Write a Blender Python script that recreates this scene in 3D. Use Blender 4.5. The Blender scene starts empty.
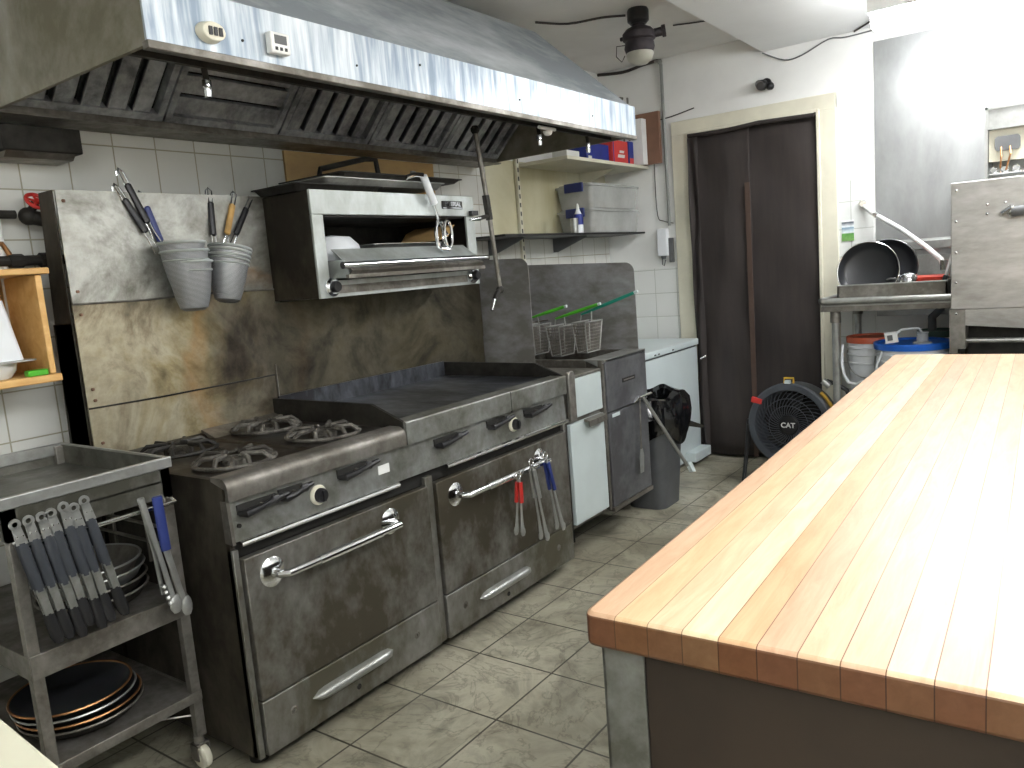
import bpy, bmesh, math, random
from mathutils import Vector, Matrix, Quaternion
random.seed(7)
S = bpy.context.scene
COL = S.collection
R = math.radians
# ------------------------------------------------------------------ camera, world, lights, exposure
YAW, PITCH, ROLL, FPX = R(36.239), R(8.182), R(4.574), 787.5
fwd = Vector((-math.sin(YAW)*math.cos(PITCH), math.cos(YAW)*math.cos(PITCH), -math.sin(PITCH)))
rt = Vector((math.cos(YAW), math.sin(YAW), 0)); dn = fwd.cross(rt)
rt2 = rt*math.cos(ROLL)+dn*math.sin(ROLL); dn2 = dn*math.cos(ROLL)-rt*math.sin(ROLL)
cd = bpy.data.cameras.new('camera'); cam = bpy.data.objects.new('camera', cd); COL.objects.link(cam)
cam.matrix_world = Matrix(((rt2.x, -dn2.x, -fwd.x, 0), (rt2.y, -dn2.y, -fwd.y, 0), (rt2.z, -dn2.z, -fwd.z, 1.33), (0, 0, 0, 1)))
cd.sensor_width = 36; cd.lens = 36*FPX/1024; cd.clip_start = 0.02
S.camera = cam
W = bpy.data.worlds.new('world'); S.world = W; W.use_nodes = True
W.node_tree.nodes['Background'].inputs[0].default_value = (0.8, 0.9, 1, 1)
W.node_tree.nodes['Background'].inputs[1].default_value = 0.15
S.view_settings.view_transform = 'Standard'; S.view_settings.look = 'None'
S.view_settings.gamma = 1; S.view_settings.use_curve_mapping = False
S.view_settings.exposure = 0.85
EM_TABLE = 6.5     # tube fixture over the worktable
EM_DISH = 27.0      # tube fixture by the dish station
EM_BACK = 15.0       # fixture behind the camera, and the added fill light at the right wall

# ------------------------------------------------------------------ materials
def C(h, a=1):
    v = [int(h[i:i+2], 16)/255 for i in (0, 2, 4)]
    return tuple(x/12.92 if x <= .04045 else ((x+.055)/1.055)**2.4 for x in v)+(a,)
class NT:
    def __init__(s, name):
        s.m = bpy.data.materials.new(name); s.m.use_nodes = True
        s.t = s.m.node_tree; s.n = s.t.nodes; s.l = s.t.links; s.b = s.n['Principled BSDF']
    def new(s, ty, **kw):
        n = s.n.new(ty)
        for k, v in kw.items(): setattr(n, k, v)
        return n
    def set(s, inp, v):
        if hasattr(v, 'is_linked') or hasattr(v, 'links'): s.l.new(v, inp)
        else: inp.default_value = v
    def coord(s, scale=(1, 1, 1), loc=(0, 0, 0)):
        tc = s.new('ShaderNodeTexCoord'); mp = s.new('ShaderNodeMapping')
        mp.inputs['Scale'].default_value = scale; mp.inputs['Location'].default_value = loc
        s.l.new(tc.outputs['Object'], mp.inputs['Vector']); return mp.outputs['Vector']
    def noise(s, scale=5, detail=5, rough=.6, vec=None, dist=0):
        n = s.new('ShaderNodeTexNoise'); n.inputs['Scale'].default_value = scale
        n.inputs['Detail'].default_value = detail; n.inputs['Roughness'].default_value = rough
        n.inputs['Distortion'].default_value = dist
        s.l.new(vec if vec is not None else s.coord(), n.inputs['Vector']); return n.outputs['Fac']
    def ramp(s, fac, stops):
        r = s.new('ShaderNodeValToRGB'); e = r.color_ramp.elements
        while len(e) < len(stops): e.new(.5)
        for i, (p, c) in enumerate(stops): e[i].position = p; e[i].color = c if len(c) == 4 else (*c, 1)
        s.l.new(fac, r.inputs[0]); return r.outputs[0]
    def mix(s, fac, a, b, mode='MIX'):
        m = s.new('ShaderNodeMix', data_type='RGBA', blend_type=mode)
        s.set(m.inputs[0], fac); s.set(m.inputs[6], a); s.set(m.inputs[7], b); return m.outputs[2]
    def math(s, op, a, b=0.0, c=None, clamp=False):
        m = s.new('ShaderNodeMath', operation=op); m.use_clamp = clamp
        s.set(m.inputs[0], a); s.set(m.inputs[1], b)
        if c is not None: s.set(m.inputs[2], c)
        return m.outputs[0]
    def sep(s, vec=None):
        x = s.new('ShaderNodeSeparateXYZ'); s.l.new(vec if vec is not None else s.coord(), x.inputs[0]); return x.outputs
    def bump(s, h, strength=.3, dist=.01):
        b = s.new('ShaderNodeBump'); b.inputs['Strength'].default_value = strength; b.inputs['Distance'].default_value = dist
        s.l.new(h, b.inputs['Height']); s.l.new(b.outputs[0], s.b.inputs['Normal'])
def plain(name, h, rough=.5, metal=0, var=.12, scale=8, emis=None, alpha=None, trans=0, spec=.5):
    t = NT(name); c = C(h)
    f = t.noise(scale, 4)
    d = tuple(x*(1-var*2) for x in c[:3])+(1,)
    t.set(t.b.inputs['Base Color'], t.ramp(f, [(.3, d), (.6, c)]))
    t.b.inputs['Roughness'].default_value = rough; t.b.inputs['Metallic'].default_value = metal
    t.b.inputs['Specular IOR Level'].default_value = spec
    if emis: t.b.inputs['Emission Color'].default_value = C(h); t.b.inputs['Emission Strength'].default_value = emis
    if trans: t.b.inputs['Transmission Weight'].default_value = trans
    if alpha is not None: t.b.inputs['Alpha'].default_value = alpha
    return t.m
def steel(name, base, dirt, amt=.5, rough=.35, rr=.25, scale=3, stretch=(1, 1, 1), metal=.9, bump=.05):
    metal *= .78
    """brushed or grimy metal: base colour, dirt colour, share of dirt, roughness"""
    t = NT(name)
    v = t.coord(stretch)
    f = t.noise(scale, 7, .65, v, .3)
    g = t.noise(scale*7, 4, .6, v)
    ff = t.math('ADD', t.math('MULTIPLY', f, .75), t.math('MULTIPLY', g, .25))
    lo = .62-amt*.35
    t.set(t.b.inputs['Base Color'], t.ramp(ff, [(lo-.12, C(base)), (lo+.12, C(dirt))]))
    t.b.inputs['Metallic'].default_value = metal
    mr = t.new('ShaderNodeMapRange'); t.l.new(ff, mr.inputs[0]); mr.inputs[1].default_value = .3; mr.inputs[2].default_value = .7
    mr.inputs[3].default_value = rough; mr.inputs[4].default_value = min(1, rough+rr); t.l.new(mr.outputs[0], t.b.inputs['Roughness'])
    if bump: t.bump(g, bump, .004)
    return t.m
M = {}
M['steel'] = steel('clean_steel', 'b4b6b4', '8e8f8a', .4, .28, .15, 4)
M['chrome'] = plain('chrome', 'e0e2e4', .12, 1, .03)
M['galv'] = steel('worn_steel', '999690', '66625a', .5, .38, .2, 5)
M['range'] = steel('range_front_steel', '979794', '5d5a4c', .5, .38, .25, 3.2, (1, 1, .7))
M['door'] = steel('oven_door_steel', '8a8984', '4d483c', .5, .42, .25, 3.5, (1, 1, .8))
M['panel'] = steel('panel_steel', 'a3a5a2', '6f6f66', .4, .3, .2, 5)
M['darksteel'] = steel('sooty_steel', '3a3833', '1d1b17', .5, .45, .3, 5, metal=.4)
M['sidesteel'] = steel('greasy_side_steel', '554f43', '262119', .55, .45, .3, 3, (1, 1, .6), metal=.6)
M['castiron'] = steel('cast_iron', '77746c', '35312b', .5, .6, .2, 14, metal=.4, bump=.3)
M['griddle'] = steel('griddle_plate', '666b72', '26262a', .5, .28, .2, 2.2, (1, 2, 1), metal=.6)
M['cooktop'] = steel('burner_deck', '4a4c4b', '2a221a', .55, .38, .25, 4, metal=.7)
M['black'] = plain('black_plastic', '1b1b1d', .4)
M['rubber'] = plain('grey_rubber', '5d5f60', .6)
M['charcoal'] = plain('charcoal_grip', '30343a', .5, 0, .1)
M['white'] = plain('white_plastic', 'dddedb', .4, 0, .05)
M['whitepaint'] = plain('white_enamel', 'c6d1d2', .3, 0, .05, 3)
M['cream'] = plain('cream_paint', 'd8d5c2', .5, 0, .08, 4)
M['wallwhite'] = plain('white_wall_paint', 'e6e7e4', .55, 0, .06, 2)
M['ceil'] = plain('ceiling_paint', 'e0e0dc', .7, 0, .08, 1.5)
M['soffit'] = plain('soffit_paint', 'e4e6e6', .6, 0, .04, 1.5)
M['green'] = plain('green_grip', '4fb32a', .4)
M['teal'] = plain('teal_grip', '1f8f78', .4)
M['blue'] = plain('blue_grip', '26346f', .45)
M['red'] = plain('red_grip', 'b3261f', .45)
M['redplastic'] = plain('red_plastic', 'c8402f', .4)
M['pine'] = None
M['nonstick'] = plain('nonstick_coating', '26282b', .35, 0, .15)
M['bucket'] = plain('white_bucket_plastic', 'dfe3e6', .4, 0, .03)
M['orangelid'] = plain('orange_lid', 'c05a3a', .45); M['bluelid'] = plain('blue_lid', '1d63c8', .35); M['greenlid'] = plain('green_lid', '2c4a3c', .5)
M['yellow'] = plain('yellow_plastic', 'c9a028', .5)
M['cable'] = plain('dark_cable', '3a3633', .6)
M['bagblack'] = plain('black_bag_film', '0c0c0e', .12, 0, .1, 8, spec=.8)
M['bin'] = plain('grey_bin_plastic', '4c4e50', .55)
M['woodhandle'] = plain('wooden_handle', 'c8a060', .6, 0, .2, 20)
M['bluebox'] = plain('blue_carton', '1f2f86', .5); M['redbox'] = plain('red_carton', 'cc3a34', .5)
M['brownbox'] = plain('brown_board', '7a5a48', .7)
M['grille'] = plain('black_grille', '141519', .35)
M['filter'] = steel('greasy_filter', 'bcc0c3', '6a6c70', .4, .4, .2, 6, metal=.3)
M['dark'] = plain('dark_interior', '15140f', .8)
M['copper'] = plain('coppery_rim', 'a2764e', .35, .8)
def emat(name, s):
    t = NT(name); t.b.inputs['Base Color'].default_value = (1, 1, 1, 1)
    t.b.inputs['Emission Color'].default_value = (.98, .985, 1, 1); t.b.inputs['Emission Strength'].default_value = s; return t.m
M['lampA'] = emat('lit_tube_table', EM_TABLE); M['lampB'] = emat('lit_tube_dish', EM_DISH); M['lampC'] = emat('lit_tube_back', EM_BACK)
def clearplastic():
    t = NT('cloudy_clear_plastic'); t.set(t.b.inputs['Base Color'], t.ramp(t.noise(6), [(.3, C('b9bcb8')), (.7, C('dfe2e0'))]))
    t.b.inputs['Roughness'].default_value = .3; t.b.inputs['Alpha'].default_value = .42; return t.m
M['clear'] = clearplastic()
def frosted():
    t = NT('frosted_glass'); t.set(t.b.inputs['Base Color'], t.ramp(t.noise(6), [(.3, C('b5b5a6')), (.7, C('d8d8cc'))])); t.b.inputs['Roughness'].default_value = .35
    t.b.inputs['Transmission Weight'].default_value = .3; return t.m
M['frost'] = frosted()
def hoodfascia():
    t = NT('streaked_hood_steel')
    v = t.coord((1, 14, 1.2)); f = t.noise(2.2, 6, .6, v, .2); g = t.noise(2.5, 3, .5)
    ff = t.math('ADD', t.math('MULTIPLY', f, .7), t.math('MULTIPLY', g, .3))
    t.set(t.b.inputs['Base Color'], t.ramp(ff, [(.36, C('d4d9da')), (.62, C('8593a0'))]))
    t.b.inputs['Metallic'].default_value = .7
    t.set(t.b.inputs['Roughness'], t.math('ADD', t.math('MULTIPLY', ff, .4), .3)); return t.m
M['fascia'] = hoodfascia()
M['hoodtop'] = steel('hood_canopy_steel', 'c3c8ca', '868d91', .5, .5, .2, 1.8, (1, .5, 1), metal=.25)
M['hoodside'] = steel('hood_end_steel', '98958a', '66624f', .45, .45, .2, 2, metal=.5)
def tiles(name, axis, w, h, off, base, base2, grout, mort=.0035, dirt='6b6650', dirtamt=.3, rough=.2):
    t = NT(name); o = t.sep(); cb = t.new('ShaderNodeCombineXYZ')
    ix = {'x': 0, 'y': 1}[axis[0]]; iz = {'z': 2, 'y': 1}[axis[1]]
    t.l.new(t.math('ADD', o[ix], off[0]), cb.inputs[0]); t.l.new(t.math('ADD', o[iz], off[1]), cb.inputs[1])
    b = t.new('ShaderNodeTexBrick', offset=0, squash=1)
    for k, val in (('Color1', C(base)), ('Color2', C(base2)), ('Mortar', C(grout)), ('Scale', 1), ('Mortar Size', mort), ('Brick Width', w), ('Row Height', h), ('Mortar Smooth', .1)): b.inputs[k].default_value = val
    t.l.new(cb.outputs[0], b.inputs['Vector'])
    n = t.noise(1.6, 6, .65); fac = t.math('MULTIPLY', t.ramp(n, [(.48, (0, 0, 0, 1)), (.8, (1, 1, 1, 1))]), dirtamt)
    t.set(t.b.inputs['Base Color'], t.mix(fac, b.outputs['Color'], C(dirt)))
    t.b.inputs['Roughness'].default_value = rough
    inv = t.math('SUBTRACT', 1, b.outputs['Fac']); t.bump(inv, .4, .002); return t
M['walltile'] = tiles('white_wall_tile', 'yz', .155, .155, (.22, -1.70+1.55), 'd3d4ce', 'cbccc6', 'a09e8c', .0025).m
M['fartile'] = tiles('far_wall_tile', 'xz', .157, .157, (2.51+.157*10, 2.0-1.105+.048), 'dcdedb', 'd6d9d6', 'b4b7b0', .0025, dirtamt=.08).m
def floormat():
    t = tiles('stone_floor_tile', 'xy', .3035, .308, (1.708+.3035*10, -1.70+.308*10), '8e8b7b', '7f7e70', '4a473d', .0035, '5a5648', .4, .32)
    b = [n for n in t.n if n.type == 'TEX_BRICK'][0]
    n1 = t.noise(4.2, 9, .68, None, .7); n2 = t.noise(4.5, 7, .6, None, 1.6)
    c = t.ramp(n1, [(.3, C('5d5b4e')), (.45, C('989482')), (.55, C('b0ac99')), (.7, C('6f6e60'))])
    v = t.ramp(n2, [(.475, (1, 1, 1, 1)), (.5, C('6a6454')), (.525, (1, 1, 1, 1))])
    c2 = t.mix(.5, c, v, 'MULTIPLY')
    c3 = t.mix(.3, c2, b.outputs['Color'], 'MIX')
    out = t.mix(b.outputs['Fac'], c3, C('49463c'))
    d = t.ramp(t.noise(1.1, 5, .6), [(.42, (1, 1, 1, 1)), (.75, C('8d8672'))])
    t.set(t.b.inputs['Base Color'], t.mix(.8, out, d, 'MULTIPLY')); return t.m
M['floor'] = floormat()
def wood(name, a, b, sc=1, ax=(1, 12, 12)):
    t = NT(name); f = t.noise(4*sc, 6, .6, t.coord(ax), .6)
    t.set(t.b.inputs['Base Color'], t.ramp(f, [(.3, C(a)), (.7, C(b))])); t.b.inputs['Roughness'].default_value = .5; return t.m
M['pine'] = wood('pine_board', 'c79550', 'e0b878', 1, (6, 1, 6))
M['ply'] = wood('old_plywood', 'a5875a', 'c6a66c', .6, (1, 1.2, 5))
def butcher():
    t = NT('butcher_block_wood')
    o = t.sep(); ST = .0435
    row = t.math('FLOOR', t.math('DIVIDE', o[0], ST))
    wn = t.new('ShaderNodeTexWhiteNoise', noise_dimensions='1D'); t.l.new(row, wn.inputs['W'])
    base = t.ramp(wn.outputs['Value'], [(0, C('cfac86')), (.3, C('ddc8a0')), (.55, C('cca98c')), (.8, C('e2d2ae')), (1, C('c4a082'))])
    g = t.noise(6, 7, .65, t.coord((8, .9, 8)), .5)
    base = t.mix(.55, base, t.ramp(g, [(.3, C('c9b49c')), (.65, (1, 1, 1, 1))]), 'MULTIPLY')
    fr = t.math('FRACT', t.math('DIVIDE', o[0], ST))
    gap = t.math('LESS_THAN', fr, .03)
    gm = t.noise(3, 2, .5)
    base = t.mix(t.math('MULTIPLY', gap, t.math('MULTIPLY', gm, 1.5), clamp=True), base, C('6a4a30'))
    st = t.ramp(t.noise(1.3, 6, .65), [(.55, (0, 0, 0, 1)), (.8, (1, 1, 1, 1))])
    base = t.mix(t.math('MULTIPLY', st, .3), base, C('a9967c'))
    # end grain and edge faces are darker than the top
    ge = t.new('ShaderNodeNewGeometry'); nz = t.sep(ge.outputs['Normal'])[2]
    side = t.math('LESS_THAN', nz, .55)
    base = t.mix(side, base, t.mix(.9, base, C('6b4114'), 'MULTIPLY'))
    t.set(t.b.inputs['Base Color'], base); t.b.inputs['Roughness'].default_value = .38; t.b.inputs['Specular IOR Level'].default_value = .45
    return t.m
M['butcher'] = butcher()
def backsplash():
    t = NT('heat_stained_steel'); o = t.sep()
    n = t.noise(3.2, 7, .65, None, .6); n2 = t.noise(2.0, 5, .6, t.coord((1, 1, 1), (3, 5, 2)), .8); n3 = t.noise(16, 5, .7)
    up = t.math('GREATER_THAN', o[2], .49)
    clean = t.ramp(n, [(.3, C('5f5d52')), (.48, C('b3b4ae')), (.58, C('a5a59d')), (.72, C('6e6b5c'))])
    brown = t.ramp(n, [(.3, C('3f382e')), (.42, C('8a7d60')), (.5, C('b0a587')), (.6, C('97875a')), (.72, C('574930'))])
    c = t.mix(t.math('MULTIPLY', t.math('SUBTRACT', 1, up), .75), clean, brown)
    # soot patch: in y near 0.55..1.6 of the panel, z low (scorched above the rear burners and the griddle)
    dy = t.math('SUBTRACT', o[1], .62); dz = t.math('SUBTRACT', o[2], .26)
    dd = t.math('ADD', t.math('MULTIPLY', t.math('MULTIPLY', dy, dy), 12), t.math('MULTIPLY', t.math('MULTIPLY', dz, dz), 9))
    dd = t.math('ADD', dd, t.math('MULTIPLY', t.math('SUBTRACT', n2, .5), 1.8))
    soot = t.ramp(dd, [(.0, (1, 1, 1, 1)), (.75, (0, 0, 0, 1))])
    c = t.mix(t.math('MULTIPLY', soot, .9), c, t.ramp(n3, [(.35, C('161318')), (.7, C('332b28'))]))
    ring = t.ramp(dd, [(.45, (0, 0, 0, 1)), (.8, (1, 1, 1, 1)), (1.0, (0, 0, 0, 1))])
    c = t.mix(t.math('MULTIPLY', ring, .4), c, C('96641f'))
    far = t.ramp(t.math('ADD', o[1], t.math('MULTIPLY', n2, .5)), [(.9, (0, 0, 0, 1)), (1.0, (1, 1, 1, 1))])
    c = t.mix(t.math('MULTIPLY', far, .85), c, t.ramp(n, [(.3, C('1f1e1c')), (.55, C('4d493c')), (.75, C('2b2924'))]))
    c = t.mix(.35, c, t.ramp(n3, [(.35, C('8d8878')), (.6, (1, 1, 1, 1))]), 'MULTIPLY')
    t.set(t.b.inputs['Base Color'], c); t.b.inputs['Metallic'].default_value = .7
    t.set(t.b.inputs['Roughness'], t.math('ADD', t.math('MULTIPLY', n, .3), .3)); t.bump(n, .12, .02); return t.m
M['splash'] = backsplash()
def curtain():
    t = NT('brown_curtain_cloth'); f = t.noise(5, 5, .6, t.coord((4, 4, .4)))
    t.set(t.b.inputs['Base Color'], t.ramp(f, [(.3, C('262120')), (.7, C('342d2a'))])); t.b.inputs['Roughness'].default_value = .75; return t.m
M['curtain'] = curtain()
def creamwall():
    t = NT('grease_yellowed_wall'); f = t.noise(1.8, 6, .6, t.coord((1, 1, .6)), .5)
    t.set(t.b.inputs['Base Color'], t.ramp(f, [(.35, C('cfccb4')), (.55, C('b9b493')), (.75, C('a39b72'))])); t.b.inputs['Roughness'].default_value = .45; return t.m
M['yellowed'] = creamwall()
def stickermat():
    t = NT('printed_sheet'); o = t.sep(); f = t.noise(40, 3)
    band = t.ramp(t.math('MULTIPLY', o[2], 8.0), [(0, C('7fae62')), (.33, C('5c9a4a')), (.38, C('dfe8ea')), (.6, C('7e9cb0')), (.66, C('e6edf0')), (.85, C('3a4450')), (.9, C('eef0f0'))])
    t.set(t.b.inputs['Base Color'], t.mix(.25, band, t.ramp(f, [(.4, C('405060')), (.6, (1, 1, 1, 1))]), 'MULTIPLY')); return t.m
M['sheet'] = stickermat()

# ------------------------------------------------------------------ mesh builders
class MB:
    def __init__(s): s.bm = bmesh.new()
    def box(s, x0, y0, z0, x1, y1, z1, rot=None, about=None):
        vs = [s.bm.verts.new((x, y, z)) for x in (x0, x1) for y in (y0, y1) for z in (z0, z1)]
        for f in ((0, 1, 3, 2), (4, 6, 7, 5), (0, 4, 5, 1), (2, 3, 7, 6), (0, 2, 6, 4), (1, 5, 7, 3)): s.bm.faces.new([vs[i] for i in f])
        if rot is not None:
            c = Vector(about if about is not None else ((x0+x1)/2, (y0+y1)/2, (z0+z1)/2))
            for v in vs: v.co = rot @ (v.co-c)+c
        return s
    def prism(s, pts, vec):
        a = [s.bm.verts.new(p) for p in pts]; b = [s.bm.verts.new(Vector(p)+Vector(vec)) for p in pts]
        s.bm.faces.new(a); s.bm.faces.new(b[::-1]); n = len(pts)
        for i in range(n): s.bm.faces.new((a[i], b[i], b[(i+1) % n], a[(i+1) % n]))
        return s
    def rings(s, rs, cap0=True, cap1=True, closed=False):
        L = [[s.bm.verts.new(p) for p in r] for r in rs]; n = len(L[0]); m = len(L)
        for i in range(m if closed else m-1):
            A, B = L[i], L[(i+1) % m]
            for k in range(n): s.bm.faces.new((A[k], A[(k+1) % n], B[(k+1) % n], B[k]))
        if not closed:
            if cap0: s.bm.faces.new(L[0][::-1])
            if cap1: s.bm.faces.new(L[-1])
        return s
    def tube(s, pts, r, n=10, closed=False, flat=1):
        P = [Vector(p) for p in pts]; m = len(P); rs = []; up = None
        for i in range(m):
            if closed: d = P[(i+1) % m]-P[i-1]
            else: d = P[min(i+1, m-1)]-P[max(i-1, 0)]
            d.normalize()
            if up is None: up = Vector((0, 0, 1)) if abs(d.z) < .9 else Vector((1, 0, 0))
            a = d.cross(up).normalized(); b = a.cross(d).normalized(); up = b
            ri = r[i] if isinstance(r, (list, tuple)) else r
            rs.append([P[i]+a*math.cos(2*math.pi*k/n)*ri+b*math.sin(2*math.pi*k/n)*ri*flat for k in range(n)])
        return s.rings(rs, closed=closed)
    def cyl(s, p0, p1, r0, r1=None, n=20, cap=True):
        p0, p1 = Vector(p0), Vector(p1); d = (p1-p0).normalized()
        up = Vector((0, 0, 1)) if abs(d.z) < .9 else Vector((1, 0, 0)); a = d.cross(up).normalized(); b = a.cross(d)
        r1 = r0 if r1 is None else r1
        f = lambda p, r: [p+a*math.cos(2*math.pi*k/n)*r+b*math.sin(2*math.pi*k/n)*r for k in range(n)]
        return s.rings([f(p0, r0), f(p1, r1)], cap, cap)
    def lathe(s, prof, c=(0, 0, 0), axis=(0, 0, 1), n=32):
        c = Vector(c); d = Vector(axis).normalized(); up = Vector((0, 0, 1)) if abs(d.z) < .9 else Vector((1, 0, 0))
        a = d.cross(up).normalized(); b = a.cross(d)
        rs = [[c+d*z+a*math.cos(2*math.pi*k/n)*max(r, 1e-4)+b*math.sin(2*math.pi*k/n)*max(r, 1e-4) for k in range(n)] for r, z in prof]
        return s.rings(rs, True, True)
    def sphere(s, c, r, n=16, sc=(1, 1, 1)):
        c = Vector(c); m = n//2
        rs = [[c+Vector((math.sin(math.pi*i/m)*math.cos(2*math.pi*k/n)*r*sc[0], math.sin(math.pi*i/m)*math.sin(2*math.pi*k/n)*r*sc[1], math.cos(math.pi*i/m)*r*sc[2])) for k in range(n)] for i in range(1, m)]
        return s.rings(rs)
    def rbox(s, x0, y0, z0, x1, y1, z1, r=.02, n=5):
        """box with rounded vertical corners"""
        p = []
        for cx, cy, a0 in ((x1-r, y1-r, 0), (x0+r, y1-r, 90), (x0+r, y0+r, 180), (x1-r, y0+r, 270)):
            for k in range(n+1): a = R(a0+90*k/n); p.append((cx+r*math.cos(a), cy+r*math.sin(a)))
        return s.rings([[(x, y, z0) for x, y in p], [(x, y, z1) for x, y in p]])
    def build(s, name, mat, parent=None, bevel=0, world=True, sharp=35, solid=0, subs=0):
        bmesh.ops.recalc_face_normals(s.bm, faces=s.bm.faces)
        if parent is not None and world:
            off = Vector((0, 0, 0)); p = parent
            while p is not None: off += p.location; p = p.parent
            for v in s.bm.verts: v.co -= off
        me = bpy.data.meshes.new(name); s.bm.to_mesh(me); s.bm.free()
        me.materials.append(M[mat] if isinstance(mat, str) else mat)
        for f in me.polygons: f.use_smooth = True
        me.set_sharp_from_angle(angle=R(sharp))
        o = bpy.data.objects.new(name, me); COL.objects.link(o)
        if parent is not None: o.parent = parent
        if solid: md = o.modifiers.new('solid', 'SOLIDIFY'); md.thickness = solid
        if subs: md = o.modifiers.new('sub', 'SUBSURF'); md.levels = md.render_levels = subs
        if bevel:
            md = o.modifiers.new('bevel', 'BEVEL'); md.width = bevel; md.segments = 2; md.limit_method = 'ANGLE'; md.angle_limit = R(40)
        return o
def tag(o, label, cat, group=None, kind=None):
    o['label'] = label; o['category'] = cat
    if group: o['group'] = group
    if kind: o['kind'] = kind
    return o
def thing(name, loc, label, cat, group=None):
    o = bpy.data.objects.new(name, None); o.location = loc; o.empty_display_size = .05; COL.objects.link(o)
    return tag(o, label, cat, group)
def struct(mb, name, mat, **kw):
    o = mb.build(name, mat, **kw); o['kind'] = 'structure'; return o
def recenter(o):
    """put a single-mesh thing's origin at its base"""
    vs = o.data.vertices; c = Vector((sum(v.co.x for v in vs)/len(vs), sum(v.co.y for v in vs)/len(vs), min(v.co.z for v in vs)))
    for v in vs: v.co -= c
    o.location = c; return o
def dup(o, parent=None):
    c = o.copy(); COL.objects.link(c)
    if parent is not None: c.parent = parent
    for ch in list(o.children): dup(ch, c)
    return c
def text(name, body, size, mat, parent, matrix, ext=.001):
    cu = bpy.data.curves.new(name, 'FONT'); cu.body = body; cu.size = size; cu.extrude = ext; cu.align_x = 'CENTER'; cu.align_y = 'CENTER'; cu.offset = size*.02
    tmp = bpy.data.objects.new(name+'_tmp', cu); COL.objects.link(tmp)
    dg = bpy.context.evaluated_depsgraph_get(); me = bpy.data.meshes.new_from_object(tmp.evaluated_get(dg)); bpy.data.objects.remove(tmp)
    off = Vector((0, 0, 0)); p = parent
    while p is not None: off += p.location; p = p.parent
    me.transform(Matrix.Translation(-off) @ matrix); me.materials.clear(); me.materials.append(M[mat])
    o = bpy.data.objects.new(name, me); COL.objects.link(o); o.parent = parent; return o
FACE_X = Matrix(((0, 0, 1, 0), (1, 0, 0, 0), (0, 1, 0, 0), (0, 0, 0, 1)))      # text reads along +Y, faces +X
FACE_NY = Matrix(((1, 0, 0, 0), (0, 0, -1, 0), (0, 1, 0, 0), (0, 0, 0, 1)))    # text reads along +X, faces -Y
M['frypanel'] = steel('fryer_panel_steel', '77797b', '505052', .5, .36, .2, 2.5, metal=.6)
M['lamphouse'] = plain('dusty_black_metal', '3a3438', .6, .3, .2, 20)
M['conduit'] = plain('painted_conduit', '8f918d', .5, .3)
M['carttop'] = steel('cart_tray_steel', '85857e', '4f4e45', .5, .3, .2, 3)
M['palecream'] = plain('pale_cream_laminate', 'c9c7b2', .4, 0, .03)
M['tablebase'] = plain('dark_stained_board', '33281d', .6, 0, .25, 3)
M['wallsteel'] = steel('wall_cladding_steel', 'b0b2b2', '939594', .4, .33, .12, 2, (1, 1, .4), metal=.85)
M['dishsteel'] = steel('dishwasher_steel', 'bdbcb9', '9a9892', .4, .32, .12, 2.5, (1, 1, 3), metal=.85)
M['clearwhite'] = plain('milky_tubing', 'd5dadc', .3)
M['fangrey'] = plain('fan_grey_plastic', '484d54', .5)
M['grillegrey'] = plain('grille_wire', '55585f', .35, .3)
M['stripbrown'] = plain('worn_brown_strip', '4a3930', .7)
M['broilsteel'] = steel('broiler_front_steel', 'c3cac9', '9ca09a', .35, .35, .15, 3, (1, 1, .6), metal=.5)
M['cabwhite'] = plain('dull_white_enamel', 'b2bcbb', .35, 0, .07, 3)
# ================================================================== THE SETTING
YF = 4.95; XL = -2.70; XR = 1.35; YB = -1.5
struct(MB().box(XL-.1, YB-.1, -.1, XR+.1, YF+.1, 0), 'floor', 'floor')
struct(MB().box(XL-.1, YB-.1, 2.6, XR+.1, YF+.1, 2.7), 'ceiling', 'ceil')
struct(MB().box(-1.58, YB, 2.50, XR, YF, 2.5995), 'ceiling_soffit', 'soffit')
struct(MB().box(XL-.1, YB, 0, XL, YF, 2.6), 'wall_left', 'wallwhite')
struct(MB().box(XR, YB, 0, XR+.1, YF, 2.6), 'wall_right', 'wallwhite')
struct(MB().box(XL-.1, YB-.1, 0, XR+.1, YB, 2.6), 'wall_back', 'wallwhite')
w = MB(); w.box(XL-.1, YF, 0, -2.06, YF+.1, 2.6); w.box(-2.06, YF, 2.1, -1.27, YF+.1, 2.6); w.box(-1.27, YF, 0, XR+.1, YF+.1, 2.6)
struct(w, 'wall_far', 'wallwhite')
struct(MB().box(-2.06, YF+.1, 0, -1.27, YF+.13, 2.1), 'doorway_backing', 'dark')  # unseen dark sheet filling the doorway behind the curtain
struct(MB().box(XL, YB+.01, .02, XL+.008, 3.58, 1.955), 'trim_1', 'walltile')
struct(MB().box(XL, 3.58, .02, XL+.008, YF-.001, 1.50), 'trim_2', 'walltile')
struct(MB().box(XL, 3.585, 1.505, XL+.006, YF-.001, 1.955), 'trim_3', 'yellowed')
struct(MB().box(XL+.01, YF-.008, .02, -2.185, YF, 1.265), 'trim_4', 'fartile')
struct(MB().box(-1.165, YF-.008, .02, -.975, YF, 1.69), 'trim_5', 'fartile')
w = MB(); w.box(-2.18, YF-.025, 0, -2.06, YF, 2.18); w.box(-1.27, YF-.025, 0, -1.165, YF, 2.18); w.box(-2.18, YF-.026, 2.1, -1.165, YF, 2.19)
w.box(-2.075, YF-.035, 0, -2.055, YF+.09, 2.11); w.box(-1.275, YF-.035, 0, -1.255, YF+.09, 2.11); w.box(-2.07, YF-.035, 2.095, -1.26, YF+.09, 2.115)
struct(w, 'trim_6', 'cream', bevel=.004)

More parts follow.
